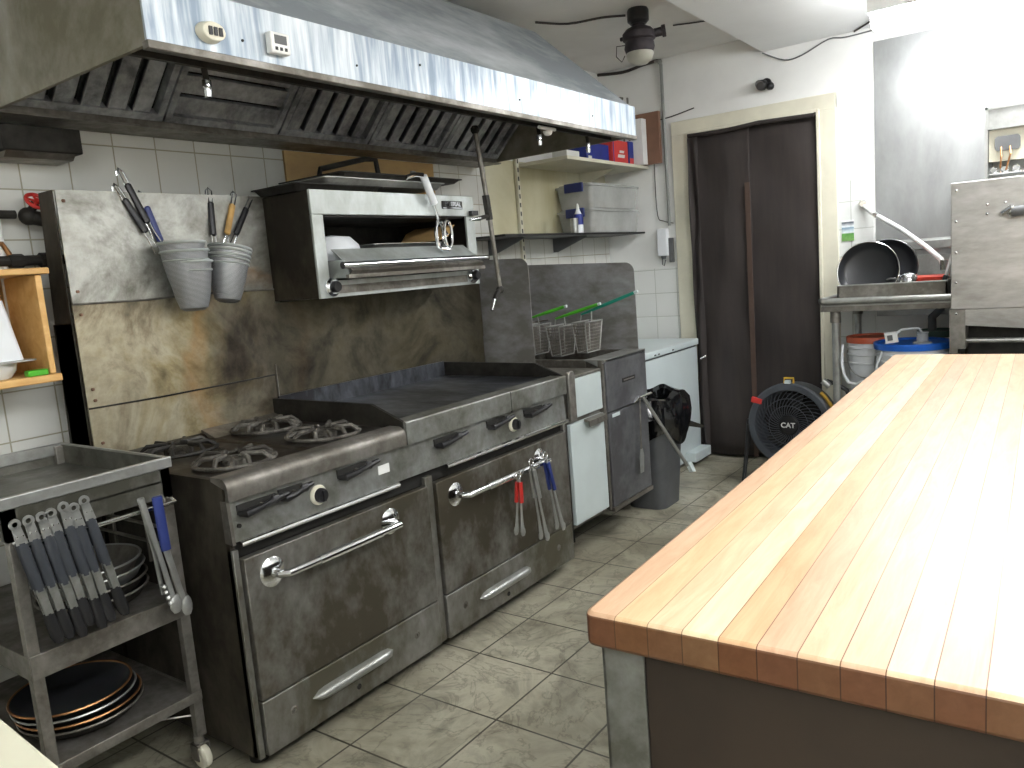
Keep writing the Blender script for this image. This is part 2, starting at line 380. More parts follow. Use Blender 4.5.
# ================================================================== LIGHTS (fixtures with lit diffusers)
def tube_light(x0, y0, x1, y1, z0, z1, lamp, label, group=None):
    t = thing('ceiling_light', ((x0+x1)/2, (y0+y1)/2, z0), label, 'light', group)
    MB().box(x0, y0, z0+.07, x1, y1, z1).build('housing', 'white', t)
    MB().box(x0+.01, y0+.01, z0, x1-.01, y1-.01, z0+.069).build('diffuser', lamp, t, bevel=.012)
    return t
tube_light(-.83, 4.12, .40, 4.36, 2.30, 2.499, 'lampB', 'bright tube ceiling light above the dishwasher, against the far wall')
tube_light(-.32, 1.55, -.08, 2.85, 2.40, 2.499, 'lampA', 'tube ceiling light above the wooden worktable, just above the frame')
tube_light(.0, -1.4, 1.2, -1.16, 2.40, 2.499, 'lampC', 'tube ceiling light behind the camera along the back wall')
tube_light(.75, -.6, .99, 2.4, 2.40, 2.499, 'lampC', 'added long fill light at the ceiling along the right wall, outside the frame')  # added unseen fill light, brightens the left wall below the hood

# ================================================================== DOOR CURTAIN
t = thing('door_curtain', (-1.66, 4.93, .015), 'dark brown cloth curtain hanging in the cream door frame', 'curtain')
def cloth(x0, x1, z0, z1, y, amp, waves, tk=.004):
    b = MB(); nx, nz = 40, 24; g = []
    for j in range(nz+1):
        z = z0+(z1-z0)*j/nz; g.append([])
        for i in range(nx+1):
            u = i/nx; x = x0+(x1-x0)*u
            g[-1].append(b.bm.verts.new((x, y+amp*math.sin(u*waves*6.28+1.3*math.sin(j*.25))*(1-.5*j/nz)+.006*math.sin(j*.9+u*5), z)))
    for j in range(nz):
        for i in range(nx): b.bm.faces.new((g[j][i], g[j][i+1], g[j+1][i+1], g[j+1][i]))
    return b
cloth(-2.06, -1.67, .0+.015, 2.085, 4.915, .008, 1.5).build('left_panel', 'curtain', t, solid=.004)
cloth(-1.74, -1.275, .03, 2.085, 4.945, .006, 1.2).build('right_panel', 'curtain', t, solid=.004)
cloth(-2.055, -1.99, .02, 2.07, 4.885, .014, 1).build('folded_edge', 'curtain', t, solid=.004)
MB().box(-1.70, 4.898, .02, -1.67, 4.906, 1.75).build('seam_strip', 'stripbrown', t)
MB().tube([(-2.055, 4.90, 2.085), (-1.85, 4.89, 2.075), (-1.6, 4.89, 2.09), (-1.28, 4.90, 2.08)], .012).build('top_hem', 'curtain', t)
MB().cyl((-2.02, 4.86, .66), (-1.99, 4.88, .68), .008).build('hook', 'chrome', t)

# ================================================================== EXHAUST HOOD
t = thing('exhaust_hood', (-2.2, 2.3, 1.9), 'long stainless canopy hood with streaked front, hung above the range', 'range hood')
HY0, HY1 = 1.075, 3.50
b = MB()
b.prism([(-1.735, HY0, 2.04), (-2.25, HY0, 2.50), (-2.265, HY0, 2.49), (-1.75, HY0, 2.03)], (0, HY1-HY0, 0))
b.box(-2.69, HY0, 2.49, -2.25, HY1, 2.50)
b.build('canopy', 'hoodtop', t)
b = MB(); b.prism([(-1.735, HY0, 1.905), (-1.735, HY0, 2.04), (-2.25, HY0, 2.495), (-2.685, HY0, 2.495), (-2.685, HY0, 1.905)], (0, .012, 0)); b.build('end_panel', 'hoodside', t)
b = MB(); b.prism([(-1.735, HY1-.012, 1.905), (-1.735, HY1-.012, 2.04), (-2.25, HY1-.012, 2.495), (-2.685, HY1-.012, 2.495), (-2.685, HY1-.012, 1.905)], (0, .012, 0)); b.build('end_panel', 'hoodside', t)
b = MB(); b.box(-1.737, HY0-.005, 1.905, -1.729, HY1+.01, 2.045)
f = b.build('fascia', 'fascia', t)
b = MB()
for y, z in ((1.33, 1.955), (1.72, 1.955), (2.0, 2.0), (2.55, 1.96), (3.1, 1.96)): b.cyl((-1.73, y, z), (-1.7265, y, z), .0035, n=8)
b.build('screw', 'darksteel', f); 
b = MB(); b.box(-1.75, HY0-.006, 1.893, -1.724, HY1+.01, 1.912); b.build('front_lip', 'galv', t, bevel=.002)
b = MB(); b.box(-1.86, HY0+.012, 1.925, -1.75, HY1-.012, 1.935); b.box(-1.865, HY0+.012, 1.91, -1.85, HY1-.012, 1.96); b.build('lip_channel', 'darksteel', t)
b = MB(); b.box(-2.56, HY0, 1.895, -2.54, HY1, 1.945); b.box(-2.68, HY0, 1.895, -2.55, HY1, 1.905); b.box(-2.56, HY0-.0, 1.893, -2.52, HY1, 1.9); b.build('grease_trough', 'galv', t)
b = MB(); b.box(-2.685, HY0+.012, 1.91, -2.67, HY1-.012, 2.49); b.build('back_panel', 'darksteel', t)
# baffle filters: leaning from the trough up towards the front
P0, P1 = Vector((-2.54, 0, 1.94)), Vector((-2.20, 0, 2.27)); d = (P1-P0); L = d.length; d.normalize(); nrm = Vector((d.z, 0, -d.x))
def fp(u, y, h): p = P0+d*u+nrm*h; return Vector((p.x, y, p.z))
def fbox(b, u0, u1, y0, y1, h0, h1):
    b.rings([[fp(u0, y0, h0), fp(u1, y0, h0), fp(u1, y0, h1), fp(u0, y0, h1)], [fp(u0, y1, h0), fp(u1, y1, h0), fp(u1, y1, h1), fp(u0, y1, h1)]])
FW = (HY1-HY0-.06)/5
for i in range(5):
    y0 = HY0+.03+i*FW; y1 = y0+FW-.008
    fr = MB()
    fbox(fr, 0, L, y0, y0+.022, 0, .035); fbox(fr, 0, L, y1-.022, y1, 0, .035); fbox(fr, 0, .025, y0, y1, 0, .035); fbox(fr, L-.025, L, y0, y1, 0, .035)
    if i == 1:
        for k in range(5): u = .03+k*(L-.07)/5; fbox(fr, u, u+.065, y0+.02, y1-.02, .005, .022)
    else:
        for k in range(5):
            a = y0+.026+k*(y1-y0-.05)/5; fbox(fr, .02, L-.02, a, a+.062, .010, .026); fbox(fr, .02, L-.02, a, a+.004, .0, .034)
    fr.build('baffle_filter', 'filter', t)
fb = MB(); fbox(fb, 0, L, HY0+.012, HY1-.012, -.03, -.02); fb.build('filter_backing', 'dark', t)
for y, x in ((1.30, -1.86), (2.865, -1.86), (3.27, -1.86)):
    z = 1.91
    b = MB(); b.tube([(x, y, z+.03), (x, y, z), (x+.004, y, z-.03)], .008); p = b.build('nozzle_pipe', 'darksteel', t)
    b = MB(); b.lathe([(.004, 0), (.009, .003), (.011, .02), (.008, .024), (.012, .028), (.012, .045)], (x+.004, y, z-.075)); b.build('nozzle', 'chrome', p)
b = MB(); b.cyl((-1.80, 2.78, 1.895), (-1.80, 2.90, 1.895), .007); b.lathe([(.001, 0), (.014, .004), (.02, .014), (.02, .02)], (-1.81, 2.86, 1.868)); b.build('bulb_fitting', 'white', t)
b = MB(); b.box(-1.728, 1.40, 1.935, -1.705, 1.462, 1.988); sb = b.build('thermostat_box', 'white', t, bevel=.004)
b = MB(); b.box(-1.705, 1.412, 1.958, -1.7035, 1.45, 1.98); b.build('display', 'rubber', sb)
b = MB(); [b.box(-1.705, 1.412+.015*k, 1.942, -1.7025, 1.419+.015*k, 1.95) for k in range(3)]; b.build('button', 'black', sb)
b = MB(); b.rings([[(-1.729, 1.232+.036*math.cos(a*.3491), 1.955+.026*math.sin(a*.3491)) for a in range(18)], [(-1.706, 1.236+.031*math.cos(a*.3491), 1.955+.022*math.sin(a*.3491)) for a in range(18)]]); sb = b.build('switch_plate', 'cream', t, bevel=.002)
b = MB(); [b.box(-1.7065, 1.219+.014*k, 1.945, -1.702, 1.228+.014*k, 1.964) for k in range(3)]; b.build('rocker_switch', 'black', sb)

# ================================================================== black box below hood, pipes, plywood
t = thing('control_box', (-2.6, 1.2, 1.765), 'dark metal box on the tiles below the left end of the hood', 'box')
MB().box(-2.69, 1.08, 1.795, -2.55, 1.31, 1.87).build('box_body', 'darksteel', t, bevel=.004)
MB().prism([(-2.69, 1.09, 1.795), (-2.56, 1.09, 1.795), (-2.58, 1.09, 1.778), (-2.69, 1.09, 1.778)], (0, .2, 0)).build('box_flange', 'galv', t)
b = MB(); b.box(-2.691, 2.2, 1.60, -2.680, 3.13, 1.893)
o = recenter(b.build('plywood_board', 'ply')); tag(o, 'tan plywood board on the tile wall behind the broiler top', 'board')
t = thing('gas_pipe', (-2.64, 1.05, 1.60), 'dark gas pipe with a red hand wheel valve on the tile wall', 'pipe')
MB().tube([(-2.64, .7, 1.617), (-2.64, 1.12, 1.617)], .013).build('pipe', 'darksteel', t)
b = MB(); b.sphere((-2.635, 1.155, 1.612), .028); b.cyl((-2.635, 1.155, 1.612), (-2.615, 1.172, 1.65), .012); b.cyl((-2.635, 1.15, 1.612), (-2.62, 1.195, 1.60), .022); v = b.build('valve_body', 'darksteel', t)
b = MB(); cw = Vector((-2.61, 1.175, 1.655)); ax = Vector((.75, .1, .65)).normalized(); u1 = ax.cross(Vector((0, 1, 0))).normalized(); u2 = ax.cross(u1)
b.tube([cw+(u1*math.cos(a)+u2*math.sin(a))*.03 for a in [k*.3142 for k in range(20)]], .006, closed=True)
for k in range(5): a = k*1.2566; b.tube([cw, cw+(u1*math.cos(a)+u2*math.sin(a))*.03], .004, n=6)
b.cyl(cw-ax*.01, cw+ax*.006, .009); b.build('hand_wheel', 'red', v)
t = thing('gas_pipe', (-2.64, 1.05, 1.47), 'thick dark lower pipe with couplings, above the wooden wall box', 'pipe')
b = MB(); b.tube([(-2.64, .7, 1.478), (-2.64, 1.27, 1.478)], .016); b.cyl((-2.64, 1.08, 1.478), (-2.64, 1.12, 1.478), .021, n=8); b.cyl((-2.64, 1.17, 1.478), (-2.64, 1.20, 1.478), .023, n=8)
b.build('pipe', 'darksteel', t)
MB().tube([(-2.64, 1.02, 1.53), (-2.64, 1.07, 1.53), (-2.64, 1.085, 1.50), (-2.64, 1.085, 1.48)], .008).build('copper_branch', 'copper', t)
b = MB(); b.tube([(-2.66, 1.072, 1.70), (-2.66, 1.072, 1.2)], .013)
tag(recenter(b.build('wall_conduit', 'wallwhite')), 'pale vertical conduit on the tiles at the left edge of the photo', 'conduit')

# wooden wall box with contents
t = thing('wall_shelf_box', (-2.55, .9, 1.12), 'open pine wood box fixed to the tile wall left of the backsplash', 'shelf')
def board(n, *a): return MB().box(*a).build(n, 'pine', t, bevel=.003)
board('top_board', -2.69, .55, 1.427, -2.43, 1.098, 1.445); board('bottom_board', -2.69, .55, 1.115, -2.43, 1.088, 1.137)
board('side_board', -2.69, 1.062, 1.138, -2.445, 1.08, 1.426); board('back_board', -2.69, .56, 1.138, -2.68, 1.06, 1.426)
t = thing('food_tray', (-2.53, .9, 1.138), 'shallow steel tray on the bottom board of the wooden wall box', 'tray')
MB().lathe([(.07, 0), (.085, .02), (.09, .045), (.088, .045), (.082, .02), (.066, .004), (.001, .004)], (-2.54, .92, 1.1375)).build('tray_body', 'white', t)
MB().rbox(-2.64, .80, 1.183, -2.44, 1.035, 1.187, .02).build('tray_lid', 'steel', t)
t = thing('plastic_container', (-2.55, .9, 1.188), 'tall cloudy plastic container upside down on a steel lid', 'container')
def taper(x0, y0, z0, x1, y1, z1, ins, r=.02):
    def ring(x0, y0, x1, y1, z):
        p = []
        for cx, cy, a0 in ((x1-r, y1-r, 0), (x0+r, y1-r, 90), (x0+r, y0+r, 180), (x1-r, y0+r, 270)):
            for k in range(6): a = R(a0+90*k/5); p.append((cx+r*math.cos(a), cy+r*math.sin(a), z))
        return p
    return [ring(x0, y0, x1, y1, z0), ring(x0+ins, y0+ins, x1-ins, y1-ins, z1)]
MB().rings(taper(-2.63, .80, 1.188, -2.46, 1.01, 1.36, .022)).build('container_body', 'bucket', t)
MB().rbox(-2.59, .84, 1.36, -2.50, .975, 1.372, .02).build('container_base', 'white', t)
b = MB(); b.rbox(-2.47, 1.0, 1.1375, -2.435, 1.055, 1.155, .006)
o = b.build('green_scrub_block', 'green', bevel=.003); tag(recenter(o), 'small bright green block on the bottom board of the wooden wall box', 'block')

# ================================================================== BACKSPLASH
t = thing('backsplash_panel', (-2.47, 1.16, .84), 'heat stained steel backsplash behind the burners and griddle', 'backsplash')
BY = 3.16
MB().box(-2.472, 1.165, 1.333, -2.466, 1.90, 1.672).build('upper_sheet', 'splash', t)
b = MB(); b.prism([(-2.474, 1.165, 1.012), (-2.474, BY, 1.012), (-2.474, BY, 1.28), (-2.474, 1.905, 1.28), (-2.474, 1.905, 1.332), (-2.474, 1.165, 1.332)], (.004, 0, 0)); b.build('middle_sheet', 'splash', t)
MB().box(-2.476, 1.165, .842, -2.470, 1.863, 1.011).build('lower_sheet', 'splash', t)
MB().box(-2.482, 1.868, .842, -2.474, BY, 1.03).build('griddle_sheet', 'splash', t)
b = MB(); b.tube([(-2.466, 1.165, 1.333), (-2.462, 1.4, 1.330), (-2.466, 1.62, 1.335), (-2.464, 1.90, 1.331)], .0035, n=6); b.build('sheet_seam', 'galv', t)
MB().box(-2.60, 1.16, .12, -2.484, BY, 1.275).build('rear_duct', 'sidesteel', t)
MB().prism([(-2.484, 1.16, .842), (-2.478, 1.16, 1.672), (-2.56, 1.16, 1.672), (-2.62, 1.16, .842)], (0, .004, 0)).build('side_sheet', 'sidesteel', t)
MB().tube([(-2.469, 1.166, 1.012), (-2.468, 1.4, 1.008), (-2.469, 1.86, 1.012)], .003, n=6).build('sheet_seam', 'darksteel', t)
MB().prism([(-2.4695, 1.868, .842), (-2.4695, 1.868, 1.05), (-2.4695, 1.872, 1.05), (-2.4695, 1.872, .842)], (.003, 0, 0)).build('vertical_edge', 'galv', t)
MB().box(-2.60, 1.85, 1.277, -2.484, 1.905, 1.66).build('rear_duct', 'sidesteel', t)
b = MB()
for y, z in ((1.185, 1.64), (1.185, 1.37), (1.185, 1.30), (1.185, 1.07), (1.187, 1.035), (1.19, .90)): b.sphere((-2.465, y, z), .006, 8)
b.build('rivet', 'brownbox', t)
# ================================================================== RANGE
t = thing('cooking_range', (-1.81, 1.16, 0), 'long worn steel gas range with four burners, griddle and two ovens', 'stove')
RG = t
MB().box(-2.46, 1.175, .09, -1.835, 2.86, .79).build('body', 'darksteel', t)
MB().box(-2.46, 1.16, .055, -1.815, 1.174, .845).build('side_panel', 'sidesteel', t)
for y0, y1 in ((1.16, 1.178), (1.935, 1.972), (2.846, 2.865)): MB().box(-1.834, y0, .055, -1.806, y1, .655).build('front_post', 'range', t, bevel=.002)
for y in (1.22, 1.94, 2.80):
    for x in (-1.9, -2.38): MB().lathe([(.028, 0), (.028, .03), (.018, .045), (.02, .09)], (x, y, 0), n=12).build('leg', 'darksteel', t)
MB().box(-1.833, 1.178, .63, -1.822, 2.85, .675).build('recess_strip', 'dark', t)
# control panel: slightly tilted sheet
b = MB(); b.prism([(-1.82, 1.165, .675), (-1.80, 1.165, .678), (-1.806, 1.165, .80), (-1.83, 1.165, .80)], (0, 2.865-1.165, 0)); b.build('control_panel', 'panel', t)
b = MB(); b.prism([(-1.83, 1.158, .675), (-1.797, 1.158, .672), (-1.803, 1.158, .79), (-1.83, 1.158, .79)], (0, .01, 0)); b.build('panel_end', 'galv', t)
# rounded rail over the burners
def rail(y0, y1, zt, name, mat, r=.022, h=.07, x=-1.79):
    pr = [(x-.07, zt)]+[(x-r+r*math.sin(R(a)), zt-r+r*math.cos(R(a))) for a in range(0, 91, 15)]+[(x, zt-h), (x-.012, zt-h), (x-.012, zt-r), (x-.07, zt-.012)]
    MB().rings([[(p[0], y0, p[1]) for p in pr], [(p[0], y1, p[1]) for p in pr]]).build(name, mat, t)
rail(1.158, 1.848, .853, 'front_rail', 'galv', .03, .062)
rail(1.850, 2.866, .868, 'griddle_rail', 'panel', .006, .078, -1.788)
MB().box(-1.792, 2.45, .786, -1.7865, 2.4515, .866).build('rail_joint', 'darksteel', t)
# burner deck
MB().box(-2.46, 1.176, .822, -1.855, 1.855, .838).build('burner_deck', 'cooktop', t)
b = MB(); b.prism([(-2.46, 1.52, .8385), (-1.87, 1.52, .8385), (-1.87, 1.53, .846), (-2.46, 1.53, .846)], (0, .002, 0)); b.box(-2.462, 1.53, .8385, -1.865, 1.855, .8465); b.build('burner_tray', 'cooktop', t)
b = MB(); b.prism([(-2.458, 1.176, .8385), (-2.458, 1.176, .86), (-2.44, 1.176, .858), (-2.41, 1.176, .8385)], (0, .36, 0)); b.build('rear_ledge', 'cooktop', t)
b = MB(); b.prism([(-2.458, 1.53, .847), (-2.458, 1.53, .872), (-2.45, 1.53, .87), (-2.38, 1.53, .847)], (0, .32, 0)); b.build('rear_ledge', 'galv', t)
def grate(x, y, z, rot, mat):
    # star-shaped cast grate: crooked outer frame, raised fingers, burner head with bowl
    g = bpy.data.objects.new('grate', None)
    b = MB()
    b.tube([(x+.118*math.cos(k*.2618), y+.118*math.sin(k*.2618), z+.010) for k in range(24)], .0065, n=6, closed=True)
    for k in range(4):
        a = rot+k*math.pi/2
        def q(r, da, h): return (x+r*math.cos(a+da), y+r*math.sin(a+da), z+h)
        b.tube([q(.116, -.36, .012), q(.095, -.30, .030), q(.042, -.16, .030), q(.036, .16, .030), q(.095, .30, .030), q(.116, .36, .012)], [.007, .008, .007, .007, .008, .007], n=6)
        b.tube([q(.118, .785, .010), q(.09, .785, .022), q(.060, .785, .026)], [.008, .008, .005], n=6)
    gr = b.build('burner_grate', mat, t)
    b = MB(); b.lathe([(.045, 0), (.045, .012), (.032, .02), (.012, .021), (.012, .014)], (x, y, z), n=24)
    for k in range(12): a = k*.5236; b.sphere((x+.04*math.cos(a), y+.04*math.sin(a), z+.014), .005, 6)
    b.build('burner_head', 'castiron', gr)
grate(-2.0, 1.335, .8385, .1, 'castiron'); grate(-2.33, 1.36, .8385, .5, 'darksteel'); grate(-1.99, 1.67, .847, .3, 'castiron'); grate(-2.31, 1.69, .847, .0, 'castiron')
# griddle
MB().box(-2.46, 1.858, .80, -1.87, 2.852, .862).build('griddle_plate', 'griddle', t, bevel=.003)
MB().box(-1.869, 1.874, .80, -1.812, 2.852, .84).build('grease_gutter', 'darksteel', t)
for y in (1.845, 2.853):
    b = MB(); b.prism([(-2.46, y, .80), (-2.46, y, .926), (-1.94, y, .922), (-1.80, y, .868), (-1.80, y, .80)], (0, .012, 0)); b.build('griddle_guard', 'darksteel', t)
MB().box(-2.462, 1.872, .80, -2.455, 2.852, .93).build('griddle_back_guard', 'griddle', t)
# valves on the panel: dark slot, brass stem, black lever
def valve(y, z, L, tilt=.0, two=False):
    b = MB(); b.box(-1.805, y-L*.5, z-.014, -1.7995, y+L*.35, z+.012); v = b.build('valve_slot', 'dark', t)
    b = MB(); b.tube([(-1.80, y-L*.45, z-.012), (-1.775, y-L*.42, z-.010), (-1.77, y-L*.1, z-.004), (-1.768, y+L*.2, z+.006), (-1.77, y+L*.48, z+.010)], [.008, .011, .008, .010, .007], n=10)
    b.sphere((-1.77, y+L*.2, z+.006), .014, 10, (.8, 1.2, 1)); 
    b.build('valve_lever', 'black', v)
    b = MB(); b.cyl((-1.80, y, z-.004), (-1.776, y, z-.004), .006, n=8); b.cyl((-1.80, y-L*.25, z-.012), (-1.79, y+L*.05, z-.014), .004, n=6); b.build('valve_stem', 'galv', v)
valve(1.262, .762, .15); valve(1.375, .766, .10); valve(1.62, .768, .15); 
valve(2.07, .764, .15); valve(2.37, .766, .14); valve(2.63, .762, .16)
def dial(y, z):
    b = MB(); b.lathe([(.029, 0), (.030, .006), (.026, .012), (.0225, .012)], (-1.802, y, z), (1, 0, 0)); k = b.build('dial', 'cream', t)
    b = MB(); b.lathe([(.0215, .008), (.0215, .022), (.018, .028), (.004, .029)], (-1.802, y, z), (1, 0, 0)); b.box(-1.776, y-.004, z-.016, -1.768, y+.004, z+.016); b.build('dial_knob', 'black', k)
dial(1.462, .728); dial(2.468, .735)
MB().box(-1.8015, 1.715, .722, -1.7995, 1.765, .75, Matrix.Rotation(R(0), 3, 'X')).build('label', 'white', t)
b = MB(); b.cyl((-1.80, 1.185, .72), (-1.795, 1.185, .72), .006); b.build('pilot_screw', 'darksteel', t)
for y0, y1 in ((1.178, 1.79), (2.035, 2.86)): MB().tube([(-1.79, y0, .672), (-1.79, y1, .672)], .0085, n=10).build('chrome_trim', 'chrome', t)
# oven doors and drawers
def oven(y0, y1, z0, z1, hy0, hy1, hz, tools=False):
    o = MB().box(-1.82, y0, z0, -1.792, y1, z1).build('oven_door', 'door', t, bevel=.003)
    b = MB(); x = -1.735; e = .055
    b.tube([(-1.79, hy0, hz), (-1.755, hy0, hz), (x, hy0+.015, hz), (x, hy0+e, hz), (x, (hy0+hy1)/2, hz), (x, hy1-e, hz), (x, hy1-.015, hz), (-1.755, hy1, hz), (-1.79, hy1, hz)], .0115, n=12)
    b.tube([(x, hy0+.12, hz), (x, hy1-.10, hz)], .0145, n=12)
    for hy in (hy0, hy1): b.lathe([(.042, 0), (.042, .003), (.03, .010), (.014, .014)], (-1.792, hy, hz), (1, 0, 0), n=24)
    h = b.build('door_handle', 'chrome', o)
    b = MB()
    for hy in (hy0, hy1):
        for k in range(3): a = k*2.094+.5; b.sphere((-1.785, hy+.028*math.cos(a), hz+.028*math.sin(a)), .004, 6)
    b.build('flange_screw', 'galv', o)
oven(1.182, 1.93, .222, .628, 1.265, 1.735, .565)
oven(1.976, 2.843, .222, .628, 2.07, 2.62, .562)
def drawer(y0, y1, hy0, hy1, hz):
    o = MB().box(-1.82, y0, .058, -1.794, y1, .216).build('drawer', 'range', t, bevel=.003)
    b = MB(); rs = []
    n = 14
    for i in range(n+1):
        u = i/n; y = hy0+(hy1-hy0)*u; k = min(1, math.sin(min(u, 1-u)*math.pi*4.2) if min(u, 1-u) < .12 else 1); k = max(k, .03)
        rs.append([(-1.794+.026*k*math.sin(a), y, hz+.018*k*math.cos(a)) for a in [q*math.pi/8 for q in range(9)]])
    b.rings(rs); b.build('pull_handle', 'steel', o)
    for y in (y0+.10, y1-.12): MB().lathe([(.014, 0), (.01, .002), (.004, .0005), (.004, .004), (.001, .005)], (-1.794, y, .145), (1, 0, 0), n=14).build('dimple_screw', 'galv', o)
    b = MB(); b.cyl((-1.794, (hy0+hy1)/2+.01, hz-.05), (-1.7925, (hy0+hy1)/2+.01, hz-.05), .009); b.build('vent_hole', 'dark', o)
drawer(1.182, 1.93, 1.35, 1.69, .145); drawer(1.976, 2.843, 2.16, 2.50, .135)

RG.scale = (1, .98, 1)
# tongs and tools on the right oven handle
def tong_mesh(b, p0, p1, w, gap, n=8):
    p0, p1 = Vector(p0), Vector(p1)
    return b
def hanging_tongs(x, y, z, L, grip, label, name='serving_tongs', lean=0, ring=True, group=None, head=.016):
    t = thing(name, (x, y, z-L), label, 'tongs', group)
    for s in (-1, 1):
        b = MB(); pts = []
        for i in range(7):
            u = i/6; pts.append((x+s*(.004+.010*u), y+lean*u, z-L*u))
        b.tube(pts, [.006, .007, .0065, .006, .006, .008, .012], n=8, flat=.5)
        b.sphere((x+s*.016, y+lean*1.0, z-L), head, 10, (.4, .9, 1.2)); b.build('arm', 'steel', t)
        b = MB(); b.tube([(x+s*.008, y+lean*.06, z-L*.06), (x+s*.012, y+lean*.45, z-L*.45)], .0095, n=8, flat=.8); b.build('grip', grip, t)
    if ring:
        b = MB(); b.tube([(x, y+.014*math.cos(k*.5236), z+.012+.014*math.sin(k*.5236)) for k in range(12)], .003, n=6, closed=True); b.build('hanging_loop', 'chrome', t)
    return t
hanging_tongs(-1.712, 2.33, .552, .20, 'red', 'steel tongs with red grips, hanging leftmost on the right oven handle', lean=-.02)
hanging_tongs(-1.705, 2.41, .585, .30, 'steel', 'plain steel tongs hanging between red and blue gripped ones on the oven handle', lean=.05)
hanging_tongs(-1.712, 2.52, .585, .30, 'blue', 'steel tongs with long blue grips, hanging rightmost on the right oven handle', lean=.07)

# ================================================================== SALAMANDER BROILER
t = thing('salamander_broiler', (-2.44, 2.37, 1.285), 'steel overhead broiler mounted on the backsplash above the griddle', 'broiler')
X0, X1, Y0, Y1, Z0, Z1 = -2.655, -2.215, 1.912, 2.835, 1.285, 1.668
MB().box(X0, Y0, Z0, X1-.012, Y0+.012, Z1).build('side_panel', 'sidesteel', t); MB().box(X0, Y1-.012, Z0, X1-.012, Y1, Z1).build('side_panel', 'sidesteel', t)
MB().box(X0, Y0+.012, Z1-.012, X1-.012, Y1-.012, Z1).build('top_panel', 'galv', t); MB().box(X0, Y0+.012, Z0, X1-.012, Y1-.012, Z0+.01).build('bottom_panel', 'darksteel', t)
MB().box(X0, Y0+.012, Z0+.01, X0+.01, Y1-.012, Z1-.012).build('back_panel', 'darksteel', t)
b = MB(); b.box(X1-.012, Y0-.004, 1.582, X1, Y1+.004, Z1+.002); b.box(X1-.012, Y0-.004, Z0-.002, X1, Y0+.048, 1.582); b.box(X1-.012, Y1-.055, Z0-.002, X1, Y1+.004, 1.582); b.box(X1-.012, Y0+.04, Z0-.002, X1, Y1-.05, 1.345)
b.build('front_frame', 'broilsteel', t, bevel=.002)
MB().box(-2.64, Y0+.05, 1.575, X1-.014, Y1-.06, 1.60).build('burner_housing', 'darksteel', t)
MB().box(X1, Y0+.07, 1.296, X1+.006, Y1-.09, 1.326).build('lower_rail', 'galv', t)
b = MB(); b.box(X1, 2.62, 1.612, X1+.005, 2.755, 1.645); np_ = b.build('nameplate', 'darksteel', t, bevel=.002)
text('plate_lettering', 'IMPERIAL', .026, 'chrome', np_, Matrix.Translation((X1+.006, 2.688, 1.631)) @ FACE_X)
MB().box(X1+.005, 2.622, 1.613, X1+.008, 2.753, 1.618).build('plate_line', 'chrome', np_)
MB().box(X1, 2.80, 1.585, X1+.02, 2.846, 1.605).build('ignition_switch', 'black', t, bevel=.002)
# grid rack drawer
b = MB(); b.box(-2.60, 1.985, 1.352, -2.14, 2.755, 1.356)
b.prism([(-2.60, 1.985, 1.356), (-2.145, 1.985, 1.356), (-2.125, 1.985, 1.375), (-2.16, 1.985, 1.415), (-2.60, 1.985, 1.43)], (0, .004, 0)); b.prism([(-2.60, 2.752, 1.356), (-2.145, 2.752, 1.356), (-2.125, 2.752, 1.375), (-2.16, 2.752, 1.415), (-2.60, 2.752, 1.43)], (0, .004, 0))
b.prism([(-2.225, 1.989, 1.458), (-2.14, 1.989, 1.395), (-2.14, 1.989, 1.36), (-2.144, 1.989, 1.36), (-2.144, 1.989, 1.393), (-2.229, 1.989, 1.456)], (0, .763, 0))
b.build('rack_drawer', 'broilsteel', t)
MB().tube([(-2.125, 1.945, 1.395), (-2.125, 2.795, 1.395)], .013, n=12).build('drawer_handle', 'chrome', t)
b = MB(); b.prism([(-2.14, 1.985, 1.352), (-2.12, 1.985, 1.375), (-2.14, 1.985, 1.395)], (0, .77, 0)); b.box(-2.14, 1.97, 1.348, -2.125, 2.77, 1.362); b.build('drawer_front', 'galv', t)
for y in (1.962, 2.785):
    b = MB(); b.lathe([(.034, 0), (.034, .01), (.026, .018), (.022, .018)], (X1+.002, y, 1.322), (1, 0, 0)); k = b.build('knob_ring', 'chrome', t)
    b = MB(); b.lathe([(.021, .01), (.021, .03), (.017, .036), (.002, .036)], (X1+.002, y, 1.322), (1, 0, 0)); b.build('knob', 'black', k)
# rack lever
b = MB(); b.tube([(-2.19, 2.545, 1.63), (-2.17, 2.47, 1.735)], .0155, n=12); b.build('lever_grip', 'bucket', t)
b = MB(); b.tube([(-2.20, 2.40, 1.73), (-2.19, 2.44, 1.742), (-2.17, 2.47, 1.738)], .010, n=10); b.tube([(-2.20, 2.55, 1.625), (-2.20, 2.575, 1.56), (-2.18, 2.60, 1.50)], .006, n=8)
lp = [(-2.17, 2.54+.024*math.cos(k*.5236)*1.0, 1.50+.058*math.sin(k*.5236)) for k in range(12)]
b.build('lever_arm', 'chrome', t)
b = MB(); b.tube(lp, .008, n=8, closed=True); b.cyl((-2.17, 2.54, 1.442), (-2.15, 2.57, 1.437), .012); b.build('lever_loop', 'chrome', t)
MB().tube([(p[0]+.02, p[1]+.03, p[2]) for p in lp], .006, n=8, closed=True).build('lever_loop', 'chrome', t)

